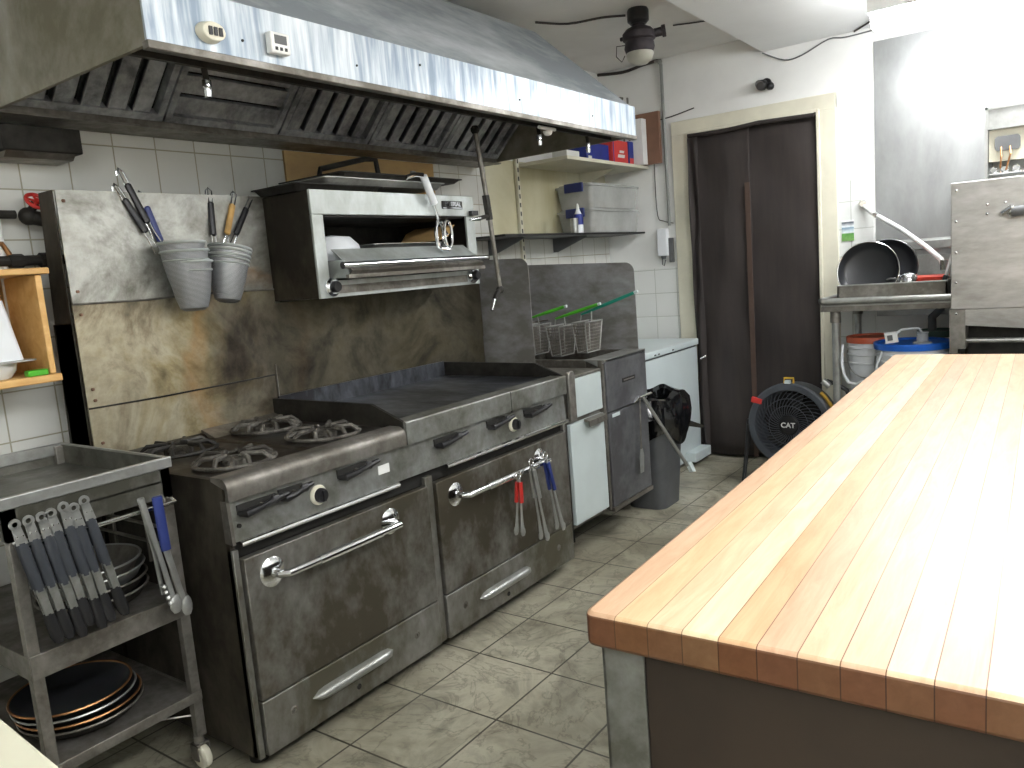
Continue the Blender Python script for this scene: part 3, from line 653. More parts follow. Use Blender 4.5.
def sheet_pan(name, x0, y0, x1, y1, z, label, h=.022, mat='galv', rot=0, cat='tray', lip=.008):
    t = thing(name, ((x0+x1)/2, (y0+y1)/2, z), label, cat)
    b = MB(); k = .016
    b.rings([r for r in (taper(x0+k, y0+k, z, x1-k, y1-k, z+.0001, 0)[0], taper(x0, y0, z+h, x1, y1, z+h, 0)[0], taper(x0-lip, y0-lip, z+h, x1+lip, y1+lip, z+h, 0)[0], taper(x0-lip, y0-lip, z+h+.003, x1+lip, y1+lip, z+h, 0)[0], taper(x0+.002, y0+.002, z+h+.003, x1-.002, y1-.002, z+h, 0)[0], taper(x0+k, y0+k, z+.003, x1-k, y1-k, z+h, 0)[0])])
    b.build('pan_body', mat, t); return t
sheet_pan('baking_sheet', -2.49, 1.875, -2.24, 2.30, 1.669, 'dark baking sheet on the left end of the broiler top', mat='darksteel')
sheet_pan('baking_sheet', -2.54, 2.00, -2.225, 2.66, 1.695, 'worn steel baking sheet lying across the darker sheet on the broiler', mat='steel')
sheet_pan('baking_sheet', -2.56, 2.06, -2.20, 2.75, 1.721, 'topmost shallow baking sheet on the broiler, reaching furthest right', mat='darksteel', h=.014)
t = thing('press_handle_pan', (-2.42, 2.25, 1.74), 'small dark pan with an angular raised handle on the stacked baking sheets', 'pan')
MB().rbox(-2.52, 2.12, 1.7365, -2.30, 2.42, 1.75, .03).build('pan_plate', 'darksteel', t)
b = MB(); b.tube([(-2.40, 2.13, 1.752), (-2.40, 2.135, 1.775), (-2.38, 2.36, 1.825), (-2.36, 2.40, 1.82), (-2.36, 2.41, 1.752)], .011, n=8); b.build('pan_handle', 'darksteel', t)
b = MB(); b.lathe([(.045, 0), (.05, .01), (.035, .028), (.012, .034), (.012, .048), (.001, .05)], (-2.36, 2.62, 1.739))
tag(recenter(b.build('pot_lid', 'steel')), 'small round steel lid on the right part of the stacked baking sheets', 'lid')
t = thing('white_bowl', (-2.36, 2.07, 1.40), 'upturned white bowl inside the left side of the broiler rack', 'bowl')
b = MB(); b.lathe([(.115, .0), (.114, .04), (.10, .085), (.07, .115), (.0, .125)], (-2.34, 2.10, 1.392)); b.build('bowl_body', 'bucket', t)
sheet_pan('serving_tray', -2.56, 2.27, -2.28, 2.70, 1.455, 'pale shallow tray lying inside the broiler rack beside the white bowl', mat='steel', h=.02)
b = MB(); b.prism([(-2.5, 2.64, 1.48), (-2.28, 2.66, 1.485), (-2.26, 2.70, 1.50), (-2.5, 2.70, 1.50)], (0, .05, .05))
tag(recenter(b.build('brown_board', 'ply')), 'brown wooden piece at the right inside the broiler opening', 'board')

# ================================================================== diagonal pipe with nozzles
t = thing('spray_pipe', (-2.12, 2.82, 1.25), 'grey diagonal pipe with two chrome nozzles hanging beside the broiler', 'pipe')
pp = [(-2.10, 2.746, 1.93), (-2.10, 2.79, 1.64), (-2.10, 2.832, 1.25)]
MB().tube(pp, .0105, n=12).build('pipe', 'galv', t)
MB().sphere(pp[0], .02, 10).build('pipe_coupling', 'darksteel', t); MB().cyl((-2.10, 2.782, 1.66), (-2.10, 2.797, 1.555), .016, n=8).build('pipe_coupling', 'darksteel', t); MB().sphere(pp[2], .019, 10).build('pipe_coupling', 'darksteel', t)
b = MB(); b.tube([(-2.10, 2.79, 1.572), (-2.10, 2.73, 1.562), (-2.09, 2.715, 1.56)], .009, n=8); b.build('branch_pipe', 'darksteel', t); MB().tube([(-2.10, 2.832, 1.25), (-2.09, 2.79, 1.235), (-2.085, 2.765, 1.21)], .010, n=8).build('branch_pipe', 'darksteel', t)
b = MB(); b.cyl((-2.09, 2.715, 1.56), (-2.085, 2.64, 1.552), .010, .005); b.build('nozzle', 'chrome', t)
b = MB(); b.cyl((-2.085, 2.765, 1.21), (-2.08, 2.735, 1.165), .010, .006); b.build('nozzle', 'chrome', t)

# ================================================================== NOODLE STRAINERS on the backsplash
def strainer(loc, tilt, lean, grip, label, r=.065, h=.16, hl=.22, hlean=0, mesh='galv'):
    t = thing('noodle_strainer', (0, 0, 0), label, 'strainer', None)
    b = MB(); b.lathe([(.001, -h), (r*.42, -h+.002), (r*.62, -h*.93), (r*.76, -h*.72), (r*.89, -h*.4), (r, 0), (r-.003, 0), (r*.87, -h*.4), (r*.74, -h*.70), (r*.58, -h*.90), (.001, -h+.005)], (0, 0, 0), n=36); b.build('basket', M['strainmesh'], t, world=False)
    b = MB(); b.tube([(r*1.02*math.cos(k*.2618), r*1.02*math.sin(k*.2618), 0) for k in range(24)], .005, n=8, closed=True); b.tube([(r*.985*math.cos(k*.2618), r*.985*math.sin(k*.2618), -.028) for k in range(24)], .003, n=6, closed=True); b.build('rim', 'broilsteel', t, world=False)
    a = Vector((-r, hlean*.1, 0)); d = Vector((-.12, hlean, 1)).normalized(); e = Vector((0, .0075, 0))
    b = MB()
    for s in (-1, 1): b.tube([a+e*s*2, a+d*.05+e*s, a+d*hl+e*s, a+d*(hl+.015)+e*s], .0022, n=6)
    q = a+d*(hl+.015); b.tube([q+e, q+Vector((-.012, 0, .012)), q+Vector((-.025, 0, .004)), q+Vector((-.025, 0, -.010))], .0022, n=6); b.tube([q-e, q+Vector((-.012, 0, .012))], .0022, n=6)
    b.build('wire_handle', 'chrome', t, world=False)
    b = MB(); b.tube([a+d*.075, a+d*.08, a+d*(hl-.03), a+d*(hl-.025)], [.006, .0115, .0115, .006], n=10, flat=.75); b.build('grip', grip, t, world=False)
    t.location = loc; t.rotation_euler = (lean, tilt, 0)
    return t
def strainmat():
    n = NT('strainer_wire_mesh'); v = n.coord((1, 1, 1)); o = n.sep(v)
    g = n.math('FRACT', n.math('MULTIPLY', o[2], 260)); h = n.math('GREATER_THAN', g, .5)
    n.set(n.b.inputs['Base Color'], n.mix(h, C('a9abac'), C('6c6e70'))); n.b.inputs['Metallic'].default_value = .55; n.b.inputs['Roughness'].default_value = .5; return n.m
M['strainmesh'] = strainmat()
XS = -2.375
strainer((XS, 1.508, 1.440), 0, 0, 'blue', 'lowest noodle strainer of the nested left stack on the backsplash', hlean=-.22, r=.071)
strainer((XS+.004, 1.498, 1.475), 0, 0, 'black', 'middle noodle strainer nested in the left stack on the backsplash', hlean=-.46, r=.071)
strainer((XS, 1.492, 1.502), 0, 0, 'black', 'top noodle strainer of the nested left stack, with the longest slanting handle', hlean=-.34, r=.071, hl=.235)
strainer((XS, 1.662, 1.455), 0, R(-10), 'black', 'lower noodle strainer of the tilted right pair, with upright dark handle', hlean=-.05, r=.068)
strainer((XS+.004, 1.665, 1.470), 0, R(-12), 'woodhandle', 'noodle strainer with a worn wooden handle, tilted at the right', hlean=.22, r=.068)
strainer((XS+.002, 1.670, 1.482), 0, R(-13), 'black', 'topmost tilted noodle strainer at the right, dark handle nearest the broiler', hlean=.42, r=.068)
# ================================================================== SIDE CABINET and FRYER
t = thing('side_cabinet', (-2.1, 3.03, .17), 'narrow white cabinet squeezed between the range and the fryer', 'cabinet')
MB().box(-2.46, 2.855, .17, -1.815, 3.155, .84).build('carcass', 'galv', t)
MB().box(-1.815, 2.852, .19, -1.795, 3.15, .645).build('door', 'cabwhite', t, bevel=.003)
MB().box(-1.815, 2.905, .665, -1.797, 3.15, .838).build('upper_panel', 'cabwhite', t, bevel=.003)
b = MB(); b.prism([(-1.795, 2.97, .648), (-1.765, 2.97, .642), (-1.765, 2.97, .615), (-1.77, 2.97, .615), (-1.772, 2.97, .636), (-1.795, 2.97, .636)], (0, .16, 0)); b.build('door_handle', 'galv', t)
MB().box(-2.46, 2.855, .84, -1.80, 3.155, .852).build('top', 'galv', t, bevel=.002)
b = MB(); pr = [(2.852+.026-.026*math.cos(R(a)), .855+.026*math.sin(R(a))) for a in range(0, 181, 20)]
b.prism([(-1.786, y, z) for y, z in [(2.852, .66)]+pr+[(2.904, .66)]], (-.02, 0, 0)); b.build('end_cap', 'galv', t, bevel=.004)
for y in (2.93, 3.11):
    for x in (-2.0, -2.4): MB().lathe([(.022, 0), (.022, .03), (.014, .05), (.014, .17)], (x, y, 0), n=12).build('leg', 'darksteel', t)
t = thing('deep_fryer', (-2.1, 3.4, .15), 'dark steel deep fryer with tall rounded splash guards, between cabinet and freezer', 'fryer')
FR = t
MB().box(-2.5, 3.175, .17, -1.82, 3.60, .80).build('body', 'darksteel', t)
MB().box(-1.82, 3.165, .17, -1.798, 3.183, .885).build('frame_post', 'galv', t)
MB().box(-1.82, 3.186, .635, -1.79, 3.60, .885).build('upper_panel', 'frypanel' if 'frypanel' in M else 'door', t, bevel=.003)
MB().box(-1.82, 3.19, .175, -1.792, 3.598, .628).build('door', 'frypanel', t, bevel=.003)
MB().box(-2.06, 2.9, .03, -2.05, 3.56, .17).build('shade_panel', 'dark', t)  # dark sheet put in for the shade under cabinet and fryer
MB().box(-1.82, 3.186, .155, -1.785, 3.60, .173).build('kick_strip', 'galv', t)
b = MB(); b.box(-1.79, 3.34, .755, -1.787, 3.47, .775); pl = b.build('name_badge', 'darksteel', t)
MB().box(-1.7869, 3.35, .762, -1.7862, 3.46, .768).build('badge_line', 'galv', pl)
b = MB(); b.tube([(-1.79, 3.47, .655), (-1.765, 3.47, .66), (-1.765, 3.59, .66), (-1.79, 3.59, .655)], .007, n=8); b.build('door_handle', 'chrome', t)
b = MB(); b.box(-1.792, 3.225, .605, -1.7905, 3.30, .622); b.build('paint_chip', 'whitepaint', t)
b = MB(); b.box(-1.90, 3.19, .80, -1.82, 3.60, .885); b.box(-2.5, 3.19, .80, -2.38, 3.60, .885); b.box(-2.38, 3.19, .80, -1.90, 3.215, .885); b.box(-2.38, 3.575, .80, -1.90, 3.60, .885); b.build('tank_rim', 'galv', t, bevel=.004)
MB().box(-2.38, 3.215, .80, -1.90, 3.575, .835).build('oil_surface', 'dark', t)
MB().prism([(-1.82, 3.17, .855), (-1.79, 3.17, .875), (-1.79, 3.17, .887), (-1.90, 3.17, .887)], (0, .43, 0)).build('front_ledge', 'steel', t)
def guard(y, x1, z1, z2):
    b = MB(); r = .05
    pts = [(-2.64, y, .80), (x1, y, .80)]+[(x1-r+r*math.cos(R(a)), y, z2-r+r*math.sin(R(a))) for a in range(0, 91, 15)]+[(-2.64, y, z1)]
    b.prism(pts, (0, .004, 0)); b.build('splash_guard', 'guard', t)
M['guard'] = steel('brushed_guard_steel', 'a6a7ab', '76746f', .5, .34, .2, 2.2, (1, 1, 2), metal=.35)
guard(3.180, -2.18, 1.40, 1.385); guard(3.606, -1.83, 1.36, 1.325)
MB().box(-2.645, 3.185, .80, -2.637, 3.605, 1.36).build('back_splash', 'guard', t)
b = MB(); b.box(-2.35, 3.20, .885, -2.33, 3.225, 1.06); b.box(-2.335, 3.19, .97, -2.33, 3.27, .98); b.tube([(-2.345, 3.22, 1.05), (-2.345, 3.57, 1.05)], .005); b.box(-2.36, 3.20, .885, -2.32, 3.25, .892); b.build('basket_hanger', 'galv', t)
def basket(x, y, z, sx, label, grip, hl, lean):
    g = thing('fryer_basket', (x, y, z), label, 'basket', None)
    b = MB(); L = .085; D = .15
    top = [(x-sx, y-L, z), (x+sx, y-L, z), (x+sx, y+L, z), (x-sx, y+L, z)]; k = .72
    bot = [(x-sx*k, y-L*k, z-D), (x+sx*k, y-L*k, z-D), (x+sx*k, y+L*k, z-D), (x-sx*k, y+L*k, z-D)]
    b.tube(top, .004, n=6, closed=True); b.tube(bot, .0035, n=6, closed=True)
    for u, v in zip(top, bot): b.tube([u, v], .003, n=6)
    b.build('basket_frame', 'steel', g)
    b = MB()
    for j in range(1, 9):
        f = j/9; q = 1-(1-k)*f; b.tube([(x-sx*q, y-L*q, z-D*f), (x+sx*q, y-L*q, z-D*f), (x+sx*q, y+L*q, z-D*f), (x-sx*q, y+L*q, z-D*f)], .0012, n=4, closed=True)
    for i in range(1, 6):
        f = -1+2*i/6
        for s in (-1, 1): b.tube([(x+f*sx, y+s*L, z), (x+f*sx*k, y+s*L*k, z-D)], .0012, n=4)
    for i in range(1, 14):
        f = -1+2*i/14
        for s in (-1, 1): b.tube([(x+s*sx, y+f*L, z), (x+s*sx*k, y+f*L*k, z-D)], .0012, n=4)
        b.tube([(x-sx*k, y+f*L*k, z-D), (x+sx*k, y+f*L*k, z-D)], .0012, n=4)
    b.build('wire_mesh', 'galv', g)
    b = MB(); a = Vector((x+sx, y, z)); e = Vector((x+sx+.03, y, z+.01)); p = Vector((x+hl, y, z+lean))
    h0 = Vector((x-.03, y, z+.035)); b.tube([(x-sx, y, z), tuple(h0)], .003, n=6); b.tube([(x+sx, y-.02, z), tuple(h0+(p-h0)*.2)], .003, n=6); b.build('handle_bracket', 'steel', g)
    b = MB(); b.tube([h0, h0+(p-h0)*.5, p], [.005, .009, .008], n=8); b.tube([h0+(p-h0)*.1+Vector((0, .018, 0)), p+Vector((0, .018, 0))], .006, n=8); b.build('grip', grip, g)
    MB().tube([tuple(p), tuple(p+(p-h0)*.06)], .0075, n=8).build('grip_tip', 'whitepaint', g)
    return g
basket(-2.28, 3.36, 1.045, .035, 'fryer basket nearest the wall, with the leftmost lime green handle', 'green', .18, .085)
basket(-2.14, 3.38, 1.035, .038, 'middle fryer basket with a lime green handle', 'green', .22, .098)
basket(-2.00, 3.40, 1.050, .038, 'fryer basket nearest the aisle, with the teal green handle', 'teal', .27, .13)
t = thing('spatula', (-1.765, 3.45, .27), 'long thin metal spatula hanging on the fryer door', 'spatula')
b = MB(); b.tube([(-1.77, 3.475, .66), (-1.77, 3.46, .40)], .004, n=6); b.build('shaft', 'galv', t)
b = MB(); b.prism([(-1.772, 3.45, .40), (-1.772, 3.475, .40), (-1.772, 3.485, .36), (-1.772, 3.475, .28), (-1.772, 3.44, .28), (-1.772, 3.44, .36)], (.003, 0, 0)); b.build('blade', 'steel', t)
t = thing('cleaning_rod', (-1.74, 3.74, .2), 'slanting chrome rod with a pale scraper end, leaning against the grey bin', 'rod')
MB().tube([(-1.765, 3.50, .655), (-1.715, 3.88, .215)], .009, n=10).build('shaft', 'steel', t)
MB().tube([(-1.785, 3.44, .635), (-1.765, 3.45, .66), (-1.765, 3.50, .658)], .007, n=8).build('hook', 'chrome', t)
b = MB(); b.prism([(-1.722, 3.865, .23), (-1.716, 3.895, .23), (-1.708, 3.93, .165), (-1.716, 3.905, .17)], (.02, 0, .006)); b.build('scraper_head', 'whitepaint', t)

# ================================================================== BIN, FREEZER
t = thing('waste_bin', (-1.88, 3.86, 0), 'grey plastic waste bin lined with a shiny black bag, beside the fryer', 'bin')
b = MB(); b.rings([taper(-2.01, 3.715, 0.0, -1.79, 3.965, .5, 0, .06)[0], taper(-2.03, 3.69, .50, -1.755, 3.99, .5, 0, .07)[0], taper(-2.04, 3.68, .505, -1.745, 4.0, .53, 0, .07)[0], taper(-2.04, 3.68, .53, -1.745, 4.0, .53, 0, .07)[0]]); b.build('bin_body', 'bin', t)
b = MB(); n = 56; rs = []
rnd = random.Random(3); ph = [rnd.random()*6.28 for _ in range(6)]
for j, (k, z) in enumerate([(1.02, .40), (1.20, .40), (1.34, .44), (1.38, .50), (1.30, .56), (1.16, .60), (1.02, .61), (.93, .59), (.88, .52), (.8, .35)]):
    r = []
    for i in range(n):
        a = 6.283*i/n; sq = 1/max(abs(math.cos(a)), abs(math.sin(a)))**.5
        w = 1+.03*abs(math.sin(13*a+j*.9))+.016*math.sin(9*a+ph[0]+j)+.020*math.sin(15*a+ph[1]-j*.7)+.014*math.sin(23*a+ph[2]+j*1.7)
        w *= 1+(.12*max(0, math.cos(a-.9)) if j < 6 else 0)
        dz = .012*math.sin(5*a+ph[3]+j*.5)+(.035*math.sin(3*a+ph[4])-.02 if j < 2 else 0)+.02*math.cos(a-1.2)*(j > 3)
        r.append((-1.90+.125*k*w*math.cos(a)*sq, 3.84+.14*k*w*math.sin(a)*sq, z+dz))
    rs.append(r)
b.rings(rs, False, True); b.prism([(-1.80, 3.92, .43), (-1.78, 3.94, .47), (-1.70, 4.12, .385), (-1.72, 4.12, .37)], (-.03, .01, .0))
b.build('bin_bag', 'bagblack', t, sharp=25)
t = thing('chest_freezer', (-2.38, 4.35, 0), 'white chest freezer against the far wall, behind the waste bin', 'freezer')
MB().rbox(-2.68, 3.80, .03, -2.04, 4.87, .745, .02).build('cabinet', 'whitepaint', t)
MB().box(-2.67, 3.81, .745, -2.05, 4.86, .757).build('gasket', 'rubber', t)
MB().rbox(-2.685, 3.79, .757, -2.03, 4.878, .797, .02).build('lid', 'whitepaint', t, bevel=.006)
MB().box(-2.08, 3.82, .0, -2.06, 4.86, .03).build('kick_strip', 'galv', t)
b = MB(); [b.box(-2.0295, y, .768, -2.027, y+.02, .775) for y in (4.2, 4.25, 4.45)]; b.build('lid_scuffs', 'darksteel', t)
MB().box(-2.04, 4.60, .03, -1.97, 4.85, .09).build('base_plinth', 'whitepaint', t, bevel=.004)

# ================================================================== WALL SHELVES
t = thing('wall_shelf', (-2.545, 4.12, 1.50), 'thin black wall shelf carrying the clear storage boxes', 'shelf')
MB().box(-2.69, 3.32, 1.505, -2.40, 4.925, 1.517).build('board', 'black', t)
for y in (3.55, 4.22): MB().prism([(-2.69, y, 1.504), (-2.45, y, 1.504), (-2.45, y, 1.496), (-2.66, y, 1.42), (-2.69, y, 1.42)], (0, .012, 0)).build('bracket', 'rubber', t)
t = thing('wall_shelf', (-2.52, 4.4, 1.92), 'upper cream painted shelf at the far end of the hood, holding cartons', 'shelf')
MB().box(-2.69, 3.9, 1.922, -2.35, 4.925, 1.942).build('board', 'cream', t, bevel=.002)
MB().prism([(-2.69, 4.6, 1.921), (-2.42, 4.6, 1.921), (-2.66, 4.6, 1.84), (-2.69, 4.6, 1.84)], (0, .012, 0)).build('bracket', 'cream', t)
b = MB(); b.box(-2.69, 3.858, 1.12, -2.672, 3.885, 2.40); sl = b
o = sl.build('shelf_standard', 'cream'); o2 = recenter(o); tag(o2, 'slotted vertical shelf upright on the yellowed wall left of the storage boxes', 'upright')
b = MB(); [b.box(-2.6725, 3.866, 1.14+.05*k, -2.671, 3.877, 1.165+.05*k) for k in range(24)]
sp = b.build('slot', 'dark', o2); sp['kind'] = 'stuff'
def storage(z, label, clipmat):
    t = thing('storage_box', (-2.54, 4.58, z), label, 'box')
    b = MB(); R1 = taper(-2.665, 4.29, z, -2.43, 4.88, z, 0, .03)[0]; R2 = taper(-2.68, 4.27, z+.13, -2.415, 4.90, z+.13, 0, .035)[0]
    R3 = taper(-2.677, 4.273, z+.13, -2.418, 4.897, z+.13, 0, .033)[0]; R4 = taper(-2.662, 4.293, z+.004, -2.433, 4.877, z, 0, .028)[0]
    b.rings([R1, R2, R3, R4]); b.build('box_body', 'clear', t)
    b = MB(); b.rbox(-2.688, 4.262, z+.131, -2.407, 4.908, z+.142, .035); b.rbox(-2.67, 4.28, z+.142, -2.43, 4.89, z+.151, .03); b.build('lid', 'clear', t)
    MB().box(-2.60, 4.245, z+.10, -2.47, 4.262, z+.155).build('clip', clipmat, t, bevel=.004)
    b = MB(); rn = random.Random(int(z*100))
    for k in range(26): b.sphere((-2.64+.19*rn.random(), 4.32+.52*rn.random(), z+.02+.03*rn.random()), .016+.01*rn.random(), 8, (1, 1.6, .8))
    for_ = b.build('contents', 'food', t); for_['kind'] = 'stuff'
M['food'] = plain('pale_contents', 'c9b49c', .6, 0, .15, 20)
storage(1.518, 'lower cloudy clear storage box on the black wall shelf', 'blue'); storage(1.67, 'upper cloudy clear storage box stacked on the lower one', 'blue')
t = thing('spray_bottle', (-2.46, 4.16, 1.518), 'small white and blue plastic bottle beside the storage boxes', 'bottle')
MB().lathe([(.026, 0), (.028, .01), (.028, .10), (.012, .135), (.012, .14)], (-2.46, 4.16, 1.518)).build('bottle_body', 'bucket', t)
MB().lathe([(.0285, .05), (.0285, .105), (.024, .113)], (-2.46, 4.16, 1.518)).build('label_band', 'bluebox', t); MB().lathe([(.010, .14), (.008, .16), (.004, .175)], (-2.46, 4.16, 1.518)).build('spout', 'white', t)
b = MB(); b.lathe([(.022, 0), (.024, .085), (.0225, .085), (.02, .004), (.001, .004)], (-2.43, 4.06, 1.518)); tag(recenter(b.build('steel_cup', 'steel')), 'small steel cup left of the white bottle on the black shelf', 'cup')
def carton(x0, y0, z0, x1, y1, z1, mat, label, name='carton', parts=()):
    t = thing(name, ((x0+x1)/2, (y0+y1)/2, z0), label, 'box'); MB().box(x0, y0, z0, x1, y1, z1).build('box_body', mat, t, bevel=.002)
    for n, m, *a in parts: MB().box(*a).build(n, m, t)
    return t
carton(-2.55, 4.22, 1.943, -2.41, 4.50, 2.05, 'bluebox', 'dark blue carton lying on the upper shelf, left of the red one', parts=[('label', 'white', -2.4095, 4.24, 1.955, -2.4085, 4.28, 1.972)])
c = carton(-2.56, 4.515, 1.943, -2.39, 4.72, 2.085, 'redbox', 'red carton with white print on the upper shelf', parts=[('label', 'bluebox', -2.3895, 4.52, 1.945, -2.3885, 4.53, 2.08)])
MB().prism([(-2.3895, 4.575, 1.98), (-2.3895, 4.665, 1.98), (-2.3895, 4.675, 2.0), (-2.3895, 4.585, 2.0)], (.001, 0, 0)).build('print', 'white', c)
MB().prism([(-2.3895, 4.60, 2.01), (-2.3895, 4.66, 2.01), (-2.3895, 4.668, 2.025), (-2.3895, 4.608, 2.025)], (.001, 0, 0)).build('print', 'white', c)
carton(-2.56, 4.725, 1.943, -2.385, 4.79, 2.09, 'bluebox', 'narrow blue carton between the red carton and the white file holder', parts=[('label', 'redbox', -2.3845, 4.73, 1.95, -2.3835, 4.785, 1.985)])
carton(-2.64, 4.795, 1.943, -2.32, 4.86, 2.23, 'white', 'tall white file holder standing near the end of the upper shelf', 'file_holder')
carton(-2.64, 4.868, 1.943, -2.235, 4.90, 2.27, 'brownbox', 'flat brown board standing at the far end of the upper shelf', 'cardboard_sheet')
carton(-2.5, 3.98, 1.943, -2.40, 4.12, 1.985, 'white', 'small white packet at the left end of the upper shelf', 'packet')
b = MB(); b.tube([(-2.40, 4.70, 2.088), (-2.40, 4.70, 2.36)], .007, n=8); b.box(-2.41, 4.675, 2.35, -2.395, 4.71, 2.36)
b.box(-2.385, 4.73, 2.092, -2.378, 4.745, 2.36)
tag(recenter(b.build('metal_rail', 'galv')), 'thin upright metal rail rising above the cartons beside the hood end', 'rail')

# ================================================================== CEILING LAMP, CABLES, CONDUIT, SWITCH, CAMERA
t = thing('ceiling_lamp', (-1.875, 3.9, 2.6), 'dusty black industrial ceiling lamp with frosted dome, right of the hood', 'lamp')
lc = (-1.875, 3.9, 2.6)
MB().lathe([(.05, 0), (.055, -.01), (.055, -.06), (.04, -.075)], lc).build('mount', 'black', t)
b = MB(); b.lathe([(.03, -.07), (.034, -.085), (.066, -.10), (.084, -.12), (.084, -.15), (.072, -.158), (.078, -.19), (.070, -.215)], lc); b.lathe([(.022, 0), (.022, .05), (.03, .052), (.03, .07)], (-1.815, 3.925, 2.47), (.85, .4, .1), 14); b.lathe([(.01, 0), (.01, .03)], (-1.945, 3.89, 2.47), (-1, 0, 0), 10)
b.build('housing', 'lamphouse', t) if 'lamphouse' in M else b.build('housing', 'black', t)
b = MB(); b.tube([(-1.94, 3.87, 2.43), (-1.98, 3.85, 2.43), (-1.985, 3.85, 2.38), (-1.96, 3.86, 2.35), (-1.945, 3.87, 2.38)], .0025, n=6); b.build('safety_wire', 'cable', t)
MB().lathe([(.068, -.21), (.070, -.225), (.062, -.25), (.037, -.27), (.001, -.277)], lc).build('glass_dome', 'frost', t)
def cable(pts, label, name='cable', r=.006, mat='cable', sub=4):
    P = [Vector(p) for p in pts]; out = []
    for i in range(len(P)-1):
        p0, p1, p2, p3 = P[max(i-1, 0)], P[i], P[i+1], P[min(i+2, len(P)-1)]
        for k in range(sub):
            u = k/sub; out.append(.5*((2*p1)+(-p0+p2)*u+(2*p0-5*p1+4*p2-p3)*u*u+(-p0+3*p1-3*p2+p3)*u**3))
    out.append(P[-1]); b = MB(); b.tube(out, r, n=8); return tag(recenter(b.build(name, mat)), label, 'cable')
cable([(-2.32, 3.62, 2.585), (-2.2, 3.75, 2.575), (-2.05, 3.83, 2.585), (-1.93, 3.87, 2.575)], 'dark cable sagging along the ceiling from the hood to the lamp')
cable([(-1.86, 4.3, 2.593), (-1.75, 4.35, 2.592), (-1.62, 4.4, 2.592)], 'short cable stub on the ceiling right of the lamp', r=.004)
cable([(-2.69, 4.93, 2.588), (-2.5, 4.935, 2.57), (-2.36, 4.935, 2.585), (-2.25, 4.935, 2.59)], 'dark cable in the corner where ceiling and far wall meet', r=.01)
b = MB(); b.tube([(-2.27, 4.93, 2.585), (-2.235, 4.93, 2.585), (-2.228, 4.93, 2.56), (-2.225, 4.93, 2.0), (-2.222, 4.93, 1.54)], .010, n=10); b.sphere((-2.235, 4.93, 2.58), .018, 8)
tag(recenter(b.build('wall_conduit', 'conduit' if 'conduit' in M else 'galv')), 'grey vertical conduit on the far wall left of the door', 'conduit')
cable([(-2.42, 4.94, 2.24), (-2.3, 4.942, 2.225), (-2.18, 4.942, 2.23), (-2.02, 4.935, 2.255)], 'thin cable crossing the wall above the door frame corner', r=.004)
cable([(-2.31, 4.942, 2.2), (-2.315, 4.942, 1.9), (-2.31, 4.942, 1.62), (-2.27, 4.942, 1.575), (-2.20, 4.942, 1.555)], 'thin cable running down the far wall left of the conduit', r=.003)
cable([(-1.575, 4.93, 2.49), (-1.45, 4.935, 2.425), (-1.35, 4.935, 2.43), (-1.2, 4.935, 2.485), (-1.1, 4.935, 2.475), (-.86, 4.935, 2.485)], 'loose grey cable wandering over the far wall towards the tube light', r=.004, mat='rubber')
cable([(-1.06, 4.93, 2.494), (-.9, 4.7, 2.492), (-.84, 4.4, 2.492), (-.78, 4.3, 2.492)], 'cable on the ceiling entering the end of the tube light', r=.005)
t = thing('switch_box', (-2.27, 4.93, 1.33), 'white electrical box on the far wall at the end of the conduit', 'switch')
MB().box(-2.305, 4.90, 1.345, -2.235, 4.949, 1.525).build('box_body', 'bucket', t, bevel=.006); MB().box(-2.235, 4.925, 1.30, -2.205, 4.949, 1.46).build('side_plate', 'rubber', t, bevel=.003)
b = MB(); b.cyl((-2.27, 4.92, 1.345), (-2.27, 4.92, 1.325), .02, .014); b.tube([(-2.28, 4.92, 1.33), (-2.28, 4.915, 1.29), (-2.265, 4.91, 1.28), (-2.255, 4.915, 1.32)], .004, n=6); b.build('connector', 'rubber', t)
t = thing('security_camera', (-1.565, 4.93, 2.3), 'small black camera on the white wall above the door', 'camera')
MB().cyl((-1.56, 4.95, 2.315), (-1.56, 4.935, 2.315), .03).build('mount', 'black', t)
b = MB(); b.sphere((-1.575, 4.915, 2.305), .032, 14); b.cyl((-1.60, 4.93, 2.318), (-1.57, 4.86, 2.29), .024); b.sphere((-1.53, 4.915, 2.29), .024, 12); b.build('camera_body', 'black', t)
# ================================================================== UTILITY CART
CX0, CX1, CY0, CY1, CZ = -2.60, -1.994, .715, 1.125, .905
t = thing('utility_cart', ((CX0+CX1)/2, (CY0+CY1)/2, 0), 'steel wheeled cart with deep top tray, left of the range', 'cart')
for x in (CX0+.012, CX1-.012):
    for y in (CY0+.014, CY1-.014): MB().box(x-.012, y-.014, .10, x+.012, y+.014, CZ-.004).build('post', 'galv', t, bevel=.002)
def tray(n, z, h, wall, mat='galv'):
    b = MB(); b.box(CX0+.004, CY0+.004, z, CX1-.004, CY1-.004, z+.004)
    b.box(CX1-.004, CY0, z-h, CX1+.004, CY1, z+wall); b.box(CX0-.004, CY0, z-h, CX0+.004, CY1, z+wall); b.box(CX0, CY0-.002, z-h, CX1, CY0+.006, z+wall); b.box(CX0, CY1-.006, z-h, CX1, CY1+.002, z+wall)
    return b.build(n, mat, t, bevel=.0015)
b = MB(); b.box(CX0, CY0, .842, CX1, CY1, .846); b.box(CX0, CY0, .80, CX0+.006, CY1, .903); b.box(CX1-.006, CY0, .80, CX1, CY1, .903); b.box(CX0, CY0, .80, CX1, CY0+.006, .903); b.box(CX0, CY1-.006, .80, CX1, CY1, .903); b.build('top_tray', 'carttop', t)
